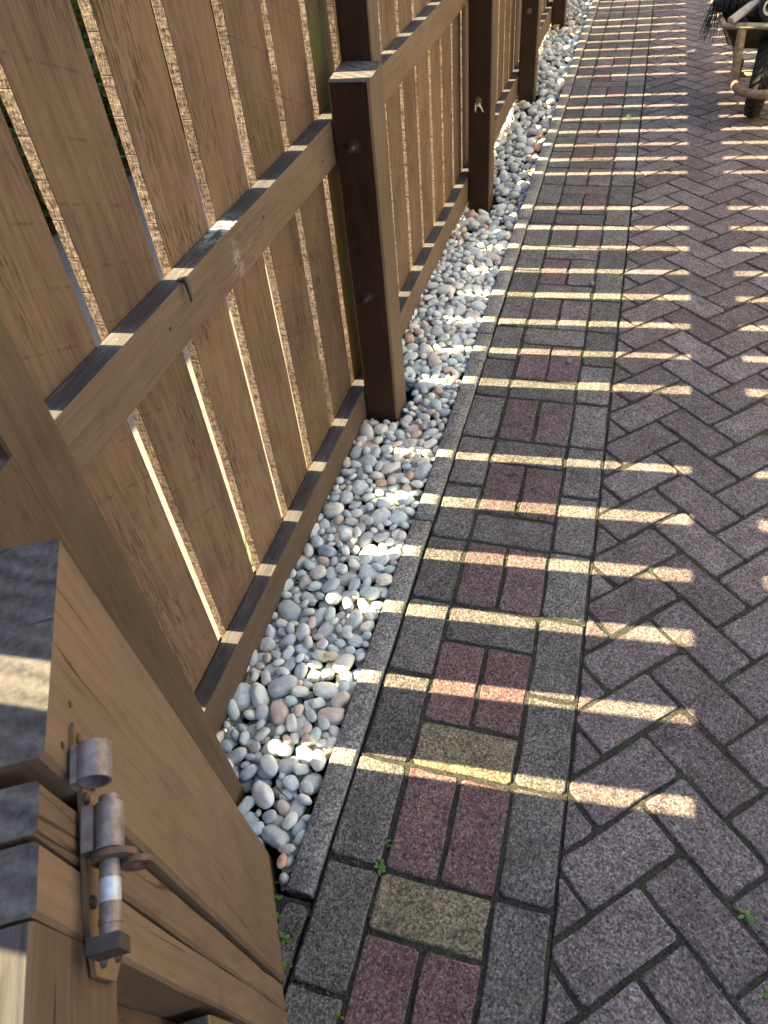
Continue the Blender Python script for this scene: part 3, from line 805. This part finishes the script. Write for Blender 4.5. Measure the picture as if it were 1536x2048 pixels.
def ring_plate(name, c, yc, r, hole, th, ext):
    """flat lug with an eye, lying across the bolt"""
    mb = MB(); seg = 28; cx, cz = c
    out = []; inn = []
    for k in range(seg):
        a = 2 * math.pi * k / seg
        sx = ext if math.cos(a) > 0 else 1.0
        out.append((cx + r * math.cos(a) * sx, cz + r * 1.15 * math.sin(a)))
        inn.append((cx + hole[2] + hole[0] * math.cos(a), cz + hole[3] + hole[1] * math.sin(a)))
    for yy, flip in ((yc, 0), (yc + th, 1)):
        vs = [(x, yy, z) for x, z in out] + [(x, yy, z) for x, z in inn]
        mb.add(vs, [(k, (k+1) % seg, seg + (k+1) % seg, seg + k) for k in range(seg)])
    for lst in (out, inn):
        vs = [(x, yc, z) for x, z in lst] + [(x, yc + th, z) for x, z in lst]
        mb.add(vs, [(k, (k+1) % seg, seg + (k+1) % seg, seg + k) for k in range(seg)], 0, True)
    return mb.build(name, [M['rust']], bp)
ring_plate('handle_lug', (0.0190, BZ - 0.001), -0.2565, 0.0148, (0.0078, 0.0078, -0.0025, 0.001), 0.0042, 1.1)
ring_plate('padlock_lug', (0.0310, BZ - 0.010), -0.2608, 0.0105, (0.0050, 0.0050, 0.003, 0.0), 0.0042, 1.15)
for (yy, zz) in ((-0.209, 0.919), (-0.212, 0.888), (-0.276, 0.905), (-0.309, 0.886), (-0.302, 0.856)):
    mb = MB(); mb.tube([(0.0, yy, zz), (0.0022, yy, zz), (0.0034, yy, zz)], [.0046, .0044, .002], 12); mb.build('screw', [M['steel_dark']], bp)

# ------------------------------------------------------------------ pebble bed
bed = empty('pebble_bed', (-0.3, 3.0, 0)); tag(bed, 'strip of pale rounded river pebbles between fence and edging', 'pebbles', kind='structure')
me = mesh('membrane', [(-0.47, -0.3, -0.074), (-0.158, -0.3, -0.074), (-0.158, 8.6, -0.074), (-0.47, 8.6, -0.074)], [(0, 1, 2, 3)], [M['membrane']])
obj('membrane', me, bed, (0.3, -3.0, 0))
def pebble_mesh(seed, sub):
    bm = bmesh.new(); bmesh.ops.create_icosphere(bm, subdivisions=sub, radius=1.0)
    off = Vector((seed * 3.7, seed * 1.3, seed * 7.1)); r = random.Random(seed); ex = r.uniform(1.75, 2.9); sk = r.uniform(-.16, .16); egg = r.uniform(-.14, .14)
    for v in bm.verts:
        d = v.co.normalized()
        s = (abs(d.x) ** ex + abs(d.y) ** ex + abs(d.z) ** ex) ** (-1.0 / ex)
        s *= 1 + 0.16 * mnoise.noise(d * 1.2 + off) + 0.03 * mnoise.noise(d * 2.6 + off)
        p = d * s
        p.y *= 1 + egg * p.x; p.x += sk * p.y * 0.5; p.z *= 1 + egg * 0.7 * p.x
        v.co = p
    me = bpy.data.meshes.new('pebble'); bm.to_mesh(me); bm.free()
    me.polygons.foreach_set('use_smooth', [True] * len(me.polygons)); me.materials.append(M['pebble'])
    return me
NV = 16
peb_hi = [pebble_mesh(s, 4) for s in range(NV)]
peb_lo = [pebble_mesh(s, 2) for s in range(NV)]
rng = np.random.default_rng(11)
RES = 0.003
gx0, gx1, gy0, gy1 = -0.50, -0.135, -0.30, 8.5
GX, GY = int((gx1 - gx0) / RES), int((gy1 - gy0) / RES)
H = np.full((GX, GY), -0.072)
XX = gx0 + (np.arange(GX) + .5) * RES; YY = gy0 + (np.arange(GY) + .5) * RES
BLK = np.zeros((GX, GY), bool)
BLK |= ((XX > -0.156) | (XX < -0.472))[:, None]
for k, y in enumerate(post_y):
    yb = y + 0.19
    BLK |= ((XX > -0.415) & (XX < -0.305))[:, None] & ((YY > y - 0.004) & (YY < yb))[None, :]
ct, st_ = math.cos(TH), math.sin(TH)
DX = XX[:, None] - GO[0]; DY = YY[None, :] - GO[1]
LX = DX * ct + DY * st_; LY = -DX * st_ + DY * ct
BLK |= (LX < 0.006) & (LX > -0.135) & (LY < 0.0)
BLK |= (YY < -0.115)[None, :] & (XX > -9)[:, None]
H[BLK] = 5.0
pebs = []
free = ~BLK
fill = 0
N_MAX = 6200
def place(ax, target):
    Rm = Euler((rng.normal(0, .33), rng.normal(0, .33), rng.uniform(0, 6.283))).to_matrix()
    R = np.array(Rm); A = R @ np.diag(1 / np.array(ax) ** 2) @ R.T
    rad = int(max(ax) / RES) + 1
    k = np.arange(-rad, rad + 1) * RES; dx, dy = np.meshgrid(k, k, indexing='ij')
    Bq = A[0, 2] * dx + A[1, 2] * dy; Cq = A[0, 0] * dx**2 + 2 * A[0, 1] * dx * dy + A[1, 1] * dy**2 - 1
    D = Bq**2 - A[2, 2] * Cq; inside = D > 0; D = np.sqrt(np.clip(D, 0, None))
    lo = (-Bq - D) / A[2, 2]; hi = (-Bq + D) / A[2, 2]
    best = None
    for (cx, cy) in target:
        i, j = int((cx - gx0) / RES), int((cy - gy0) / RES)
        if i - rad < 0 or j - rad < 0 or i + rad >= GX or j + rad >= GY: continue
        h = H[i - rad:i + rad + 1, j - rad:j + rad + 1]
        z = np.max((h - lo)[inside])
        if z > 1: continue
        if best is None or z < best[0]: best = (z, i, j, cx, cy)
    if best is None: return None
    z, i, j, cx, cy = best
    z -= 0.12 * min(ax)
    if z + min(ax) * 0.5 > 0.005: return None
    h = H[i - rad:i + rad + 1, j - rad:j + rad + 1]
    h[inside] = np.maximum(h, z + hi)[inside]
    return (cx, cy, z, Rm, ax, i, j)
fails = 0; K = 14
while len(pebs) < N_MAX and fails < 3200:
    big = rng.random()
    a = float(np.clip(rng.lognormal(math.log(0.0208), 0.29), 0.012, 0.035))
    ax = (a, a * rng.uniform(.56, .86), a * rng.uniform(.42, .64))
    u = rng.random()
    yc = -0.12 + (8.5 + 0.12) * u if len(pebs) % 2 else -0.12 + 2.6 * u
    tg = [(rng.uniform(-0.47, -0.16), yc + rng.uniform(-.10, .10)) for _ in range(K)]
    res = place(ax, tg)
    if res is None or res[2] > 0.003: fails += 1; 
    if res is not None: pebs.append(res)
for q in range(1500):                                # smaller stones settle into the hollows
    a = float(rng.uniform(0.007, 0.0125)); ax = (a, a * rng.uniform(.7, .9), a * rng.uniform(.5, .75))
    yc = -0.1 + 8.5 * rng.random() ** 1.8
    res = place(ax, [(rng.uniform(-0.47, -0.16), yc + rng.uniform(-.08, .08)) for _ in range(12)])
    if res is not None and res[2] < -0.008: pebs.append(res)
vis = []
for n, (cx, cy, z, Rm, ax, i, j) in enumerate(pebs):
    q = project((cx, cy, z)); top = z + min(ax) * 0.9
    hloc = H[i, j]
    exposed = top > hloc - 0.004
    sc = -1.0
    if q and exposed and -60 < q[0] < 1600 and -60 < q[1] < 2110: sc = ax[0] * ax[1] / q[2] ** 2
    vis.append(sc)
order = sorted(range(len(pebs)), key=lambda n: -vis[n])
BL = Vector((-0.3, 3.0, 0))
lo_co = [np.array([v.co[:] for v in me.vertices]) for me in peb_lo]
lo_f = np.array([p.vertices[:] for p in peb_lo[0].polygons])
allv = []; allf = []; base = 0
for rank, n in enumerate(order):
    cx, cy, z, Rm, ax, i, j = pebs[n]; vv = int(rng.integers(NV))
    if rank < 300 and vis[n] > 0:
        o = obj('pebble', peb_hi[vv], bed, Vector((cx, cy, z)) - BL, Rm.to_euler(), ax)
    else:
        if z + max(ax) < H[i, j] - 0.03: continue
        c = (lo_co[vv] * np.array(ax)) @ np.array(Rm).T + np.array([cx, cy, z]) - np.array(BL)
        allv.append(c); allf.append(lo_f + base); base += len(c)
V = np.concatenate(allv); Fq = np.concatenate(allf)
me = bpy.data.meshes.new('pebble')
me.vertices.add(len(V)); me.vertices.foreach_set('co', V.ravel())
me.loops.add(Fq.size); me.loops.foreach_set('vertex_index', Fq.ravel().astype(np.int32))
me.polygons.add(len(Fq)); me.polygons.foreach_set('loop_start', np.arange(0, Fq.size, 3, dtype=np.int32))
me.polygons.foreach_set('loop_total', np.full(len(Fq), 3, dtype=np.int32))
me.polygons.foreach_set('use_smooth', np.ones(len(Fq), dtype=bool))
me.materials.append(M['pebble']); me.update(); me.validate()
tag(obj('pebble', me, bed), kind='stuff')
print('pebbles', len(pebs), 'fails', fails, 'meanH', H[free].mean(), 'tris', len(Fq))

# ------------------------------------------------------------------ garden behind the fence
sheet('garden_paving', -2.3, -0.52, -3, 9, -0.02, M['slab'], 'pale paving on the far side of the fence, glimpsed through the gaps', 'paving')
mb = MB(); mb.box((-2.95, -4, -0.09), (-2.74, 10, 1.20)); tag(mb.build('shade_wall', [M['dark_wall']]), 'low dark brick wall added beyond the shrubs to shade the garden paving', 'wall')  # added to cast solid shade over the paving behind the fence
def leaf_cloud(name, cx, cy, rx, ry, hz, n, size, seed):
    r = random.Random(seed); vs = []; fs = []
    for _ in range(n):
        a = r.uniform(0, 6.283); rr = math.sqrt(r.random()); h = r.random() ** 0.8
        p = Vector((cx + rx * rr * math.cos(a) * (1.1 - .35 * h), cy + ry * rr * math.sin(a) * (1.1 - .3 * h), 0.02 + hz * h))
        p += Vector((r.gauss(0, .03), r.gauss(0, .03), r.gauss(0, .03)))
        E = Euler((r.gauss(0, .7), r.gauss(0, .7), r.uniform(0, 6.283))).to_matrix(); s = size * r.uniform(.6, 1.3); b = len(vs)
        for q in ((-1, 0, 0), (-.3, .42, .05), (.5, .34, .03), (1.1, 0, -.1), (.5, -.34, .03), (-.3, -.42, .05)):
            vs.append(p + E @ (Vector(q) * s))
        fs += [(b, b+1, b+2, b+3), (b, b+3, b+4, b+5)]
    return vs, fs
hl = ['low evergreen shrub behind the fence, seen at the left edge', 'low evergreen shrub behind the fence, seen through the upper left gaps', 'low evergreen shrub behind the fence near the bolted spur post', 'low evergreen shrub behind the fence, farthest along']
for k, (cx, cy, rx, ry, hz) in enumerate(((-2.5, 1.2, .26, .8, .80), (-2.5, 2.7, .27, .85, .9), (-2.5, 4.3, .27, .9, .85), (-2.5, 6.2, .28, 1.1, .9))):
    sh = empty('garden_shrub', (cx, cy, -0.05)); tag(sh, hl[k], 'shrub', 'shrubs behind the fence')
    vs, fs = leaf_cloud('foliage', 0, 0, rx, ry, hz, 3200, 0.035, 300 + k)
    obj('foliage', mesh('foliage', vs, fs, [M['leaf']]), sh)
    mb = MB()
    for q in range(5):
        a = q * 1.26; mb.tube([(0.03 * math.cos(a), 0.03 * math.sin(a), 0), (0.12 * math.cos(a), 0.2 * math.sin(a), hz * .5), (0.2 * math.cos(a), 0.4 * math.sin(a), hz * .85)], [.014, .009, .004], 6)
    mb.build('stem', [M['twig']], sh)

# ------------------------------------------------------------------ small plants and litter
def leaf_blade(vs, fs, p, yaw, L, W, lift, curl=0.0):
    b = len(vs); d = Vector((math.cos(yaw), math.sin(yaw), 0)); s = Vector((-d.y, d.x, 0))
    for q, w in ((0, .12), (.35, .8), (.7, .9), (1.0, .08)):
        c = Vector(p) + d * L * q * math.cos(lift) + Vector((0, 0, L * q * math.sin(lift) - curl * L * q * q))
        vs.append(c + s * W * w * .5 + Vector((0, 0, .0006))); vs.append(c - s * W * w * .5)
    for k in range(3): fs.append((b + 2*k, b + 2*k + 1, b + 2*k + 3, b + 2*k + 2))
def weed(x, y, size, n, label, kind='seedling', seed=0, z=-0.003):
    r = random.Random(seed + int(abs(x) * 1e4)); vs = []; fs = []; size *= 0.8
    for k in range(n):
        if kind == 'seedling':
            leaf_blade(vs, fs, (r.gauss(0, .002), r.gauss(0, .002), size * r.uniform(.25, .5)), k * 2.4 + r.uniform(-.4, .4), size * r.uniform(.6, 1.0), size * r.uniform(.35, .5), r.uniform(.1, .6), r.uniform(.1, .4))
        else:
            leaf_blade(vs, fs, (r.gauss(0, .004), r.gauss(0, .004), 0), r.uniform(0, 6.283), size * r.uniform(.7, 1.5), size * .07, r.uniform(.6, 1.35), r.uniform(0, .5))
    o = empty('weed' if kind == 'seedling' else 'grass_tuft', (x, y, z)); tag(o, label, 'weed' if kind == 'seedling' else 'grass', 'weeds in the paving joints')
    obj('leaves', mesh('leaves', vs, fs, [M['weed']]), o)
    if kind == 'seedling':
        mb = MB(); mb.tube([(0, 0, -.004), (0.001, 0, size * .45)], .0009, 6); mb.build('stem', [M['weed']], o)
weed(-0.002, 0.0, 0.020, 7, 'green seedling at the top left corner of the nearest buff brick', seed=1)
weed(0.0, 0.045, 0.012, 5, 'small dark weed at the left edge of the near red bricks', seed=2)
weed(-0.163, -0.092, 0.014, 5, 'weed sprout just below the end of the concrete edging', seed=3)
weed(-0.152, -0.118, 0.014, 6, 'leafy weed beside the foot of the gate post, second below the edging', seed=4)
weed(-0.132, -0.150, 0.015, 4, 'weed with paired leaves midway along the gate post foot', seed=5)
weed(-0.112, -0.188, 0.018, 5, 'bright weed at the lowest corner of the gate post', seed=6)
weed(-0.006, -0.235, 0.014, 4, 'round-leaved seedling at the bottom edge of the picture', seed=7)
weed(0.614, 0.078, 0.022, 6, 'weed in the herringbone joint near the right edge', seed=8)
weed(0.445, 0.1, 0.009, 4, 'tiny seedling in the near herringbone joint', seed=9)
weed(0.201, -0.156, 0.008, 4, 'tiny seedling beside the bottom red brick', seed=10)
weed(0.648, -0.035, 0.022, 5, 'weed at the lower right edge of the paving', seed=12)
weed(0.311, 0.949, 0.022, 14, 'grass tuft in the border joint where a sun stripe crosses', 'grass', 13)
weed(0.312, 0.837, 0.020, 11, 'grass tuft in the border joint one stripe nearer', 'grass', 14)
weed(0.313, 2.062, 0.018, 9, 'grass tuft in the border joint farther up the path', 'grass', 15)
weed(0.225, 4.0, 0.045, 8, 'tall grass sprig standing in a far sun stripe', 'grass', 16)
weed(0.002, 3.234, 0.024, 8, 'small grass sprig left of the tall one, nearer', 'grass', 17)
weed(-0.03, 2.973, 0.025, 10, 'grass sprig beside the edging past the second post', 'grass', 18)
weed(-0.172, 0.075, 0.022, 12, 'grass tuft among pebbles at the near edging', 'grass', 19, -0.03)
weed(0.549, 2.146, 0.014, 6, 'grass wisp in the herringbone beside the rail shadow', 'grass', 20)
weed(-0.012, 0.68, 0.008, 4, 'tiny reddish weed beside a red brick pair', seed=21)
weed(-0.11, 0.75, 0.010, 4, 'tiny weed where a sun stripe meets the edging', seed=22)
weed(-0.53, 0.645, 0.10, 9, 'bright grass clump behind the fence at the foot of a gap', 'grass', 23, -0.02)

def litter_leaf(name, x, y, z, L, W, yaw, mat, label):
    vs = []; fs = []
    for sgn in (1, -1):
        b = len(vs)
        for q, w in ((-.5, .0), (-.3, .6), (0, 1), (.3, .75), (.5, 0)):
            vs.append((q * L, 0, abs(q) * .08 * L)); vs.append((q * L, sgn * w * W * .5, .22 * W * w + abs(q) * .1 * L))
        for k in range(4): fs.append((b + 2*k, b + 2*k + 1, b + 2*k + 3, b + 2*k + 2) if sgn > 0 else (b + 2*k, b + 2*k + 2, b + 2*k + 3, b + 2*k + 1))
    me = mesh(name, vs, fs, [M[mat]], None, True)
    md = obj(name, me, None, (x, y, z), (RND.gauss(0, .25), RND.gauss(0, .25), yaw)); tag(md, label, 'leaf')
    so = md.modifiers.new('thick', 'SOLIDIFY'); so.thickness = 0.0006
litter_leaf('fallen_leaf', -0.172, 3.195, 0.012, 0.04, 0.024, 0.9, 'dryleaf', 'orange fallen leaf on the edging beside the pebbles')
litter_leaf('fallen_leaf', -0.357, 5.88, 0.012, 0.08, 0.05, 0.3, 'yellowleaf', 'yellow fallen leaf lying on the far pebbles')
litter_leaf('fallen_leaf', 0.699, 2.925, 0.004, 0.03, 0.02, 1.9, 'brownleaf', 'brown curled leaf on the herringbone bricks near the rail shadow')
litter_leaf('fallen_leaf', -0.395, 1.76, -0.004, 0.035, 0.02, 1.2, 'dryleaf', 'orange leaf on the pebbles beside the fence past the spur post')
def nut(x, y, r, label):
    bm = bmesh.new(); bmesh.ops.create_icosphere(bm, subdivisions=2, radius=r)
    for v in bm.verts: v.co *= 1 + .12 * mnoise.noise(v.co * 90); v.co.z *= .85
    me = bpy.data.meshes.new('nut'); bm.to_mesh(me); bm.free(); me.polygons.foreach_set('use_smooth', [True] * len(me.polygons)); me.materials.append(M['shell'])
    tag(obj('nut', me, None, (x, y, r * .8)), label, 'nut', 'nuts on the paving')
nut(0.197, 2.17, 0.011, 'small pinkish round nut on the border bricks')
nut(0.165, 1.655, 0.009, 'small pale round nut on the nearer border bricks')
def twig(pts, r, label):
    mb = MB(); mb.tube(pts, [r, r, r * .8, r * .5][:len(pts)], 7); tag(mb.build('twig', [M['twig']]), label, 'twig', 'twigs on the pebbles')
twig([(-0.168, -0.042, -0.020), (-0.172, -0.056, -0.013), (-0.183, -0.069, -0.010), (-0.196, -0.079, -0.014)], .0014, 'thin dry twig over the last pebble by the gate post')
twig([(-0.245, 0.098, -0.004), (-0.225, 0.088, -0.002), (-0.206, 0.078, -0.006), (-0.19, 0.07, -0.012)], .0012, 'thin dark twig across the near pebbles by the edging')
# scrap of white paper on the path
me = mesh('paper_scrap', [(-.025, -.012, 0), (.02, -.016, .004), (.03, .014, .012), (-.02, .016, .003), (0, 0, .012)], [(0, 1, 4), (1, 2, 4), (2, 3, 4), (3, 0, 4)], [M['web']])
o = obj('paper_scrap', me, None, (0.561, 5.21, 0.004)); tag(o, 'crumpled white paper scrap on the far path', 'paper')
so = o.modifiers.new('thick', 'SOLIDIFY'); so.thickness = 0.0008
# lint tuft on the second post's bolt
r = random.Random(5); mb = MB()
for k in range(10):
    p = Vector((-0.368 + r.gauss(0, .004), 2.886, 0.404)); q = p + Vector((r.gauss(0.008, .007), -abs(r.gauss(.006, .004)), r.gauss(-.010, .010)))
    mb.tube([p, (p + q) / 2 + Vector((r.gauss(0, .004), r.gauss(0, .003), 0)), q], [.005, .004, .0012], 6)
tag(mb.build('lint_tuft', [M['web']]), 'tuft of white lint caught on the second post bolt', 'lint')

# ------------------------------------------------------------------ wheelbarrow
wb = empty('wheelbarrow', (0.852, 4.04, 0), math.radians(-7)); tag(wb, 'muddy old wheelbarrow with black tray, seen wheel first at top right', 'wheelbarrow')
wheel = empty('wheel', (0, 0, 0.185)); wheel.parent = wb
def torus(R, r, wsc, n=48, k=14, tread=0.0):
    vs = []; fs = []
    for a in range(n):
        A = 2 * math.pi * a / n
        for b in range(k):
            B = 2 * math.pi * b / k
            rr = r * (1 + (tread if (math.cos(B) > .35 and (a + (1 if math.sin(B) > 0 else 0)) % 2 == 0) else 0))
            rad = R + rr * math.cos(B)
            vs.append((r * wsc * math.sin(B), rad * math.cos(A), rad * math.sin(A)))
    for a in range(n):
        for b in range(k):
            fs.append((a*k + b, ((a+1) % n)*k + b, ((a+1) % n)*k + (b+1) % k, a*k + (b+1) % k))
    return vs, fs
vs, fs = torus(0.140, 0.043, 1.05, 56, 16, 0.0)
mb = MB(); mb.add(vs, fs, 0, True)
for k in range(30):                                  # chevron lugs of the tread
    for sx in (-1, 1):
        A = 2 * math.pi * (k + (0.25 if sx > 0 else 0)) / 30
        def pt(x, a, rad): return (x, rad * math.cos(a), rad * math.sin(a))
        r0, r1 = 0.176, 0.1885
        q = [(sx * 0.004, A), (sx * 0.036, A + 0.13)]
        da = 0.05
        vs = []
        for (x, a) in q:
            drop = 0.010 if abs(x) > .02 else 0.0
            for aa in (a - da, a + da):
                vs += [pt(x, aa, r0 - drop * 1.4), pt(x, aa, r1 - drop)]
        mb.add(vs, [(0, 1, 3, 2), (4, 6, 7, 5), (1, 5, 7, 3), (0, 2, 6, 4), (0, 4, 5, 1), (2, 3, 7, 6)])
mb.build('tyre', [M['rubber']], wheel)
mb = MB(); mb.pipe((-0.03, 0, 0), (0.03, 0, 0), 0.105, 0.095, 32); mb.pipe((-0.012, 0, 0), (0.012, 0, 0), 0.097, 0.02, 32); mb.tube([(-0.10, 0, 0), (0.10, 0, 0)], 0.012, 12)
mb.build('rim', [M['barrow_frame']], wheel)
# front guard hoop
pts = []
for k in range(17):
    a = math.pi * k / 16
    pts.append((-0.115 * math.cos(a), -0.10 - 0.235 * math.sin(a) ** .7, 0.195))
pts = [(-0.115, 0.16, 0.20)] + pts + [(0.115, 0.16, 0.20)]
mb = MB(); mb.tube(pts, 0.0195, 12); mb.build('guard_hoop', [M['muddy_rust']], wb)
for sx in (-1, 1):
    mb = MB(); mb.tube([(sx * 0.122, -0.09, 0.215), (sx * 0.135, -0.155, 0.425)], 0.021, 14); mb.tube([(sx * 0.122, -0.085, 0.20), (sx * 0.122, -0.088, 0.216)], 0.024, 12)
    mb.tube([(sx * 0.115, 0.0, 0.19), (sx * 0.118, 0.05, 0.36)], 0.008, 8)
    mb.build('strut', [M['barrow_frame']], wb)
    mb = MB(); mb.tube([(sx * 0.12, 0.10, 0.20), (sx * 0.2, 0.55, 0.28), (sx * 0.26, 1.05, 0.55)], 0.017, 12); mb.build('handle', [M['barrow_frame']], wb)
    mb = MB(); mb.tube([(sx * 0.13, 0.60, 0.27), (sx * 0.13, 0.64, 0.01), (sx * 0.13, 0.74, 0.01), (sx * 0.14, 0.80, 0.40)], 0.012, 10); mb.build('leg', [M['barrow_frame']], wb)
# tray: outer shell with thickness
top = [(-0.215, -0.165, 0.432), (0.215, -0.165, 0.432), (0.30, 0.15, 0.47), (0.30, 0.70, 0.50), (-0.30, 0.70, 0.50), (-0.30, 0.15, 0.47)]
bot = [(-0.12, 0.06, 0.29), (0.12, 0.06, 0.29), (0.19, 0.2, 0.27), (0.19, 0.55, 0.27), (-0.19, 0.55, 0.27), (-0.19, 0.2, 0.27)]
vs = top + bot; fs = [(k, (k + 1) % 6, 6 + (k + 1) % 6, 6 + k) for k in range(6)] + [(6, 7, 8, 9, 10, 11)]
me = mesh('tray', vs, fs, [M['barrow_tray']]); tr = obj('tray', me, wb); so = tr.modifiers.new('thick', 'SOLIDIFY'); so.thickness = 0.004
mb = MB(); mb.tube(top, 0.014, 10, closed=True); mb.build('rolled_rim', [M['barrow_frame']], tr)

def to_w(x, y, z): return (x, y, z)
# batten, fibre bundle, roll and sack lying in the barrow
mb = MB(); a = Vector((0.640, 3.885, 0.457)); b = Vector((0.86, 4.06, 0.585)); d = (b - a).normalized(); s = d.cross(Vector((0, 0, 1))).normalized(); u = s.cross(d)
sec = [(-.02, -.011), (.02, -.011), (.022, .0), (.012, .011), (-.012, .011), (-.022, 0)]
vs = [a + s * x + u * z for x, z in sec] + [b + s * x + u * z for x, z in sec]
mb.add(vs, [(k, (k+1) % 6, 6 + (k+1) % 6, 6 + k) for k in range(6)] + [tuple(range(6)), tuple(reversed(range(6, 12)))])
tag(mb.build('batten', [M['batten']]), 'pale wooden batten lying across the barrow front rim', 'batten')
r = random.Random(21)
fb = empty('fibre_bundle', (0.66, 4.05, 0.50)); tag(fb, 'bundle of black fibres hanging over the left side of the wheelbarrow', 'fibres')
mb = MB()
for k in range(420):
    x0 = r.uniform(-0.085, 0.085); zc = 0.075 * math.sqrt(max(0, 1 - (x0 / 0.105) ** 2))
    yb = r.uniform(-.02, .09); pts = []
    drop = r.uniform(.02, .12)
    for q in range(6):
        f = q / 5.0
        ang = -0.3 + f * 2.3
        pts.append((x0 - 0.012 * f + r.gauss(0, .003), yb - 0.085 * math.sin(ang) + r.gauss(0, .003), -0.02 + zc * math.cos(ang) * 1.1 + r.gauss(0, .003) + 0.02))
    mb.tube(pts, [.0028, .0028, .0026, .0024, .002, .0012], 4, caps=False)
mb.build('fibres', [M['bristle']], fb)
bm = bmesh.new(); bmesh.ops.create_icosphere(bm, subdivisions=3, radius=1.0)
for v in bm.verts:
    v.co = Vector((v.co.x * .098, v.co.y * .08 + .035, v.co.z * .075)) * (1 + .08 * mnoise.noise(v.co * 3))
me = bpy.data.meshes.new('core'); bm.to_mesh(me); bm.free(); me.materials.append(M['bristle']); obj('core', me, fb)
mb = MB()
for k in range(60):
    x0 = r.uniform(-0.10, -0.055) if k < 44 else r.uniform(-.06, .03); pts = []; L = r.uniform(.07, .19); sw = r.gauss(-.025, .014) if k < 44 else r.gauss(-.012, .01)
    for q in range(6):
        f = q / 5.0
        pts.append((x0 + sw * f * 1.4 + r.gauss(0, .003), -.05 - .03 * f + r.gauss(0, .004), 0.03 - L * f * (0.55 + .5 * f) + r.gauss(0, .003)))
    mb.tube(pts, [.0016, .0016, .0014, .0012, .001, .0007], 4, caps=False)
mb.build('loose_strands', [M['bristle']], fb)
rl = empty('plastic_roll', (0.80, 3.90, 0.508)); tag(rl, 'roll of black plastic with white tube core, on the wheelbarrow', 'roll')
mb = MB(); mb.pipe((0, -0.03, 0), (0.02, 0.5, 0.03), 0.052, 0.034, 32); mb.build('wrap', [M['black_plastic']], rl)
mb = MB(); mb.pipe((0, -0.034, 0), (0.02, 0.5, 0.03), 0.034, 0.026, 32); mb.build('core_tube', [M['white_card']], rl)
bm = bmesh.new(); bmesh.ops.create_icosphere(bm, subdivisions=4, radius=1.0)
for v in bm.verts:
    n_ = mnoise.noise(v.co * 2.2) * .15 + mnoise.noise(v.co * 6) * .05
    v.co = Vector((v.co.x * .13, v.co.y * .26, v.co.z * .09)) * (1 + n_)
me = bpy.data.meshes.new('sack'); bm.to_mesh(me); bm.free(); me.polygons.foreach_set('use_smooth', [True] * len(me.polygons)); me.materials.append(M['grey_cloth'])
tag(obj('sack', me, None, (0.84, 4.34, 0.44)), 'grey crumpled sack in the wheelbarrow behind the batten', 'sack')
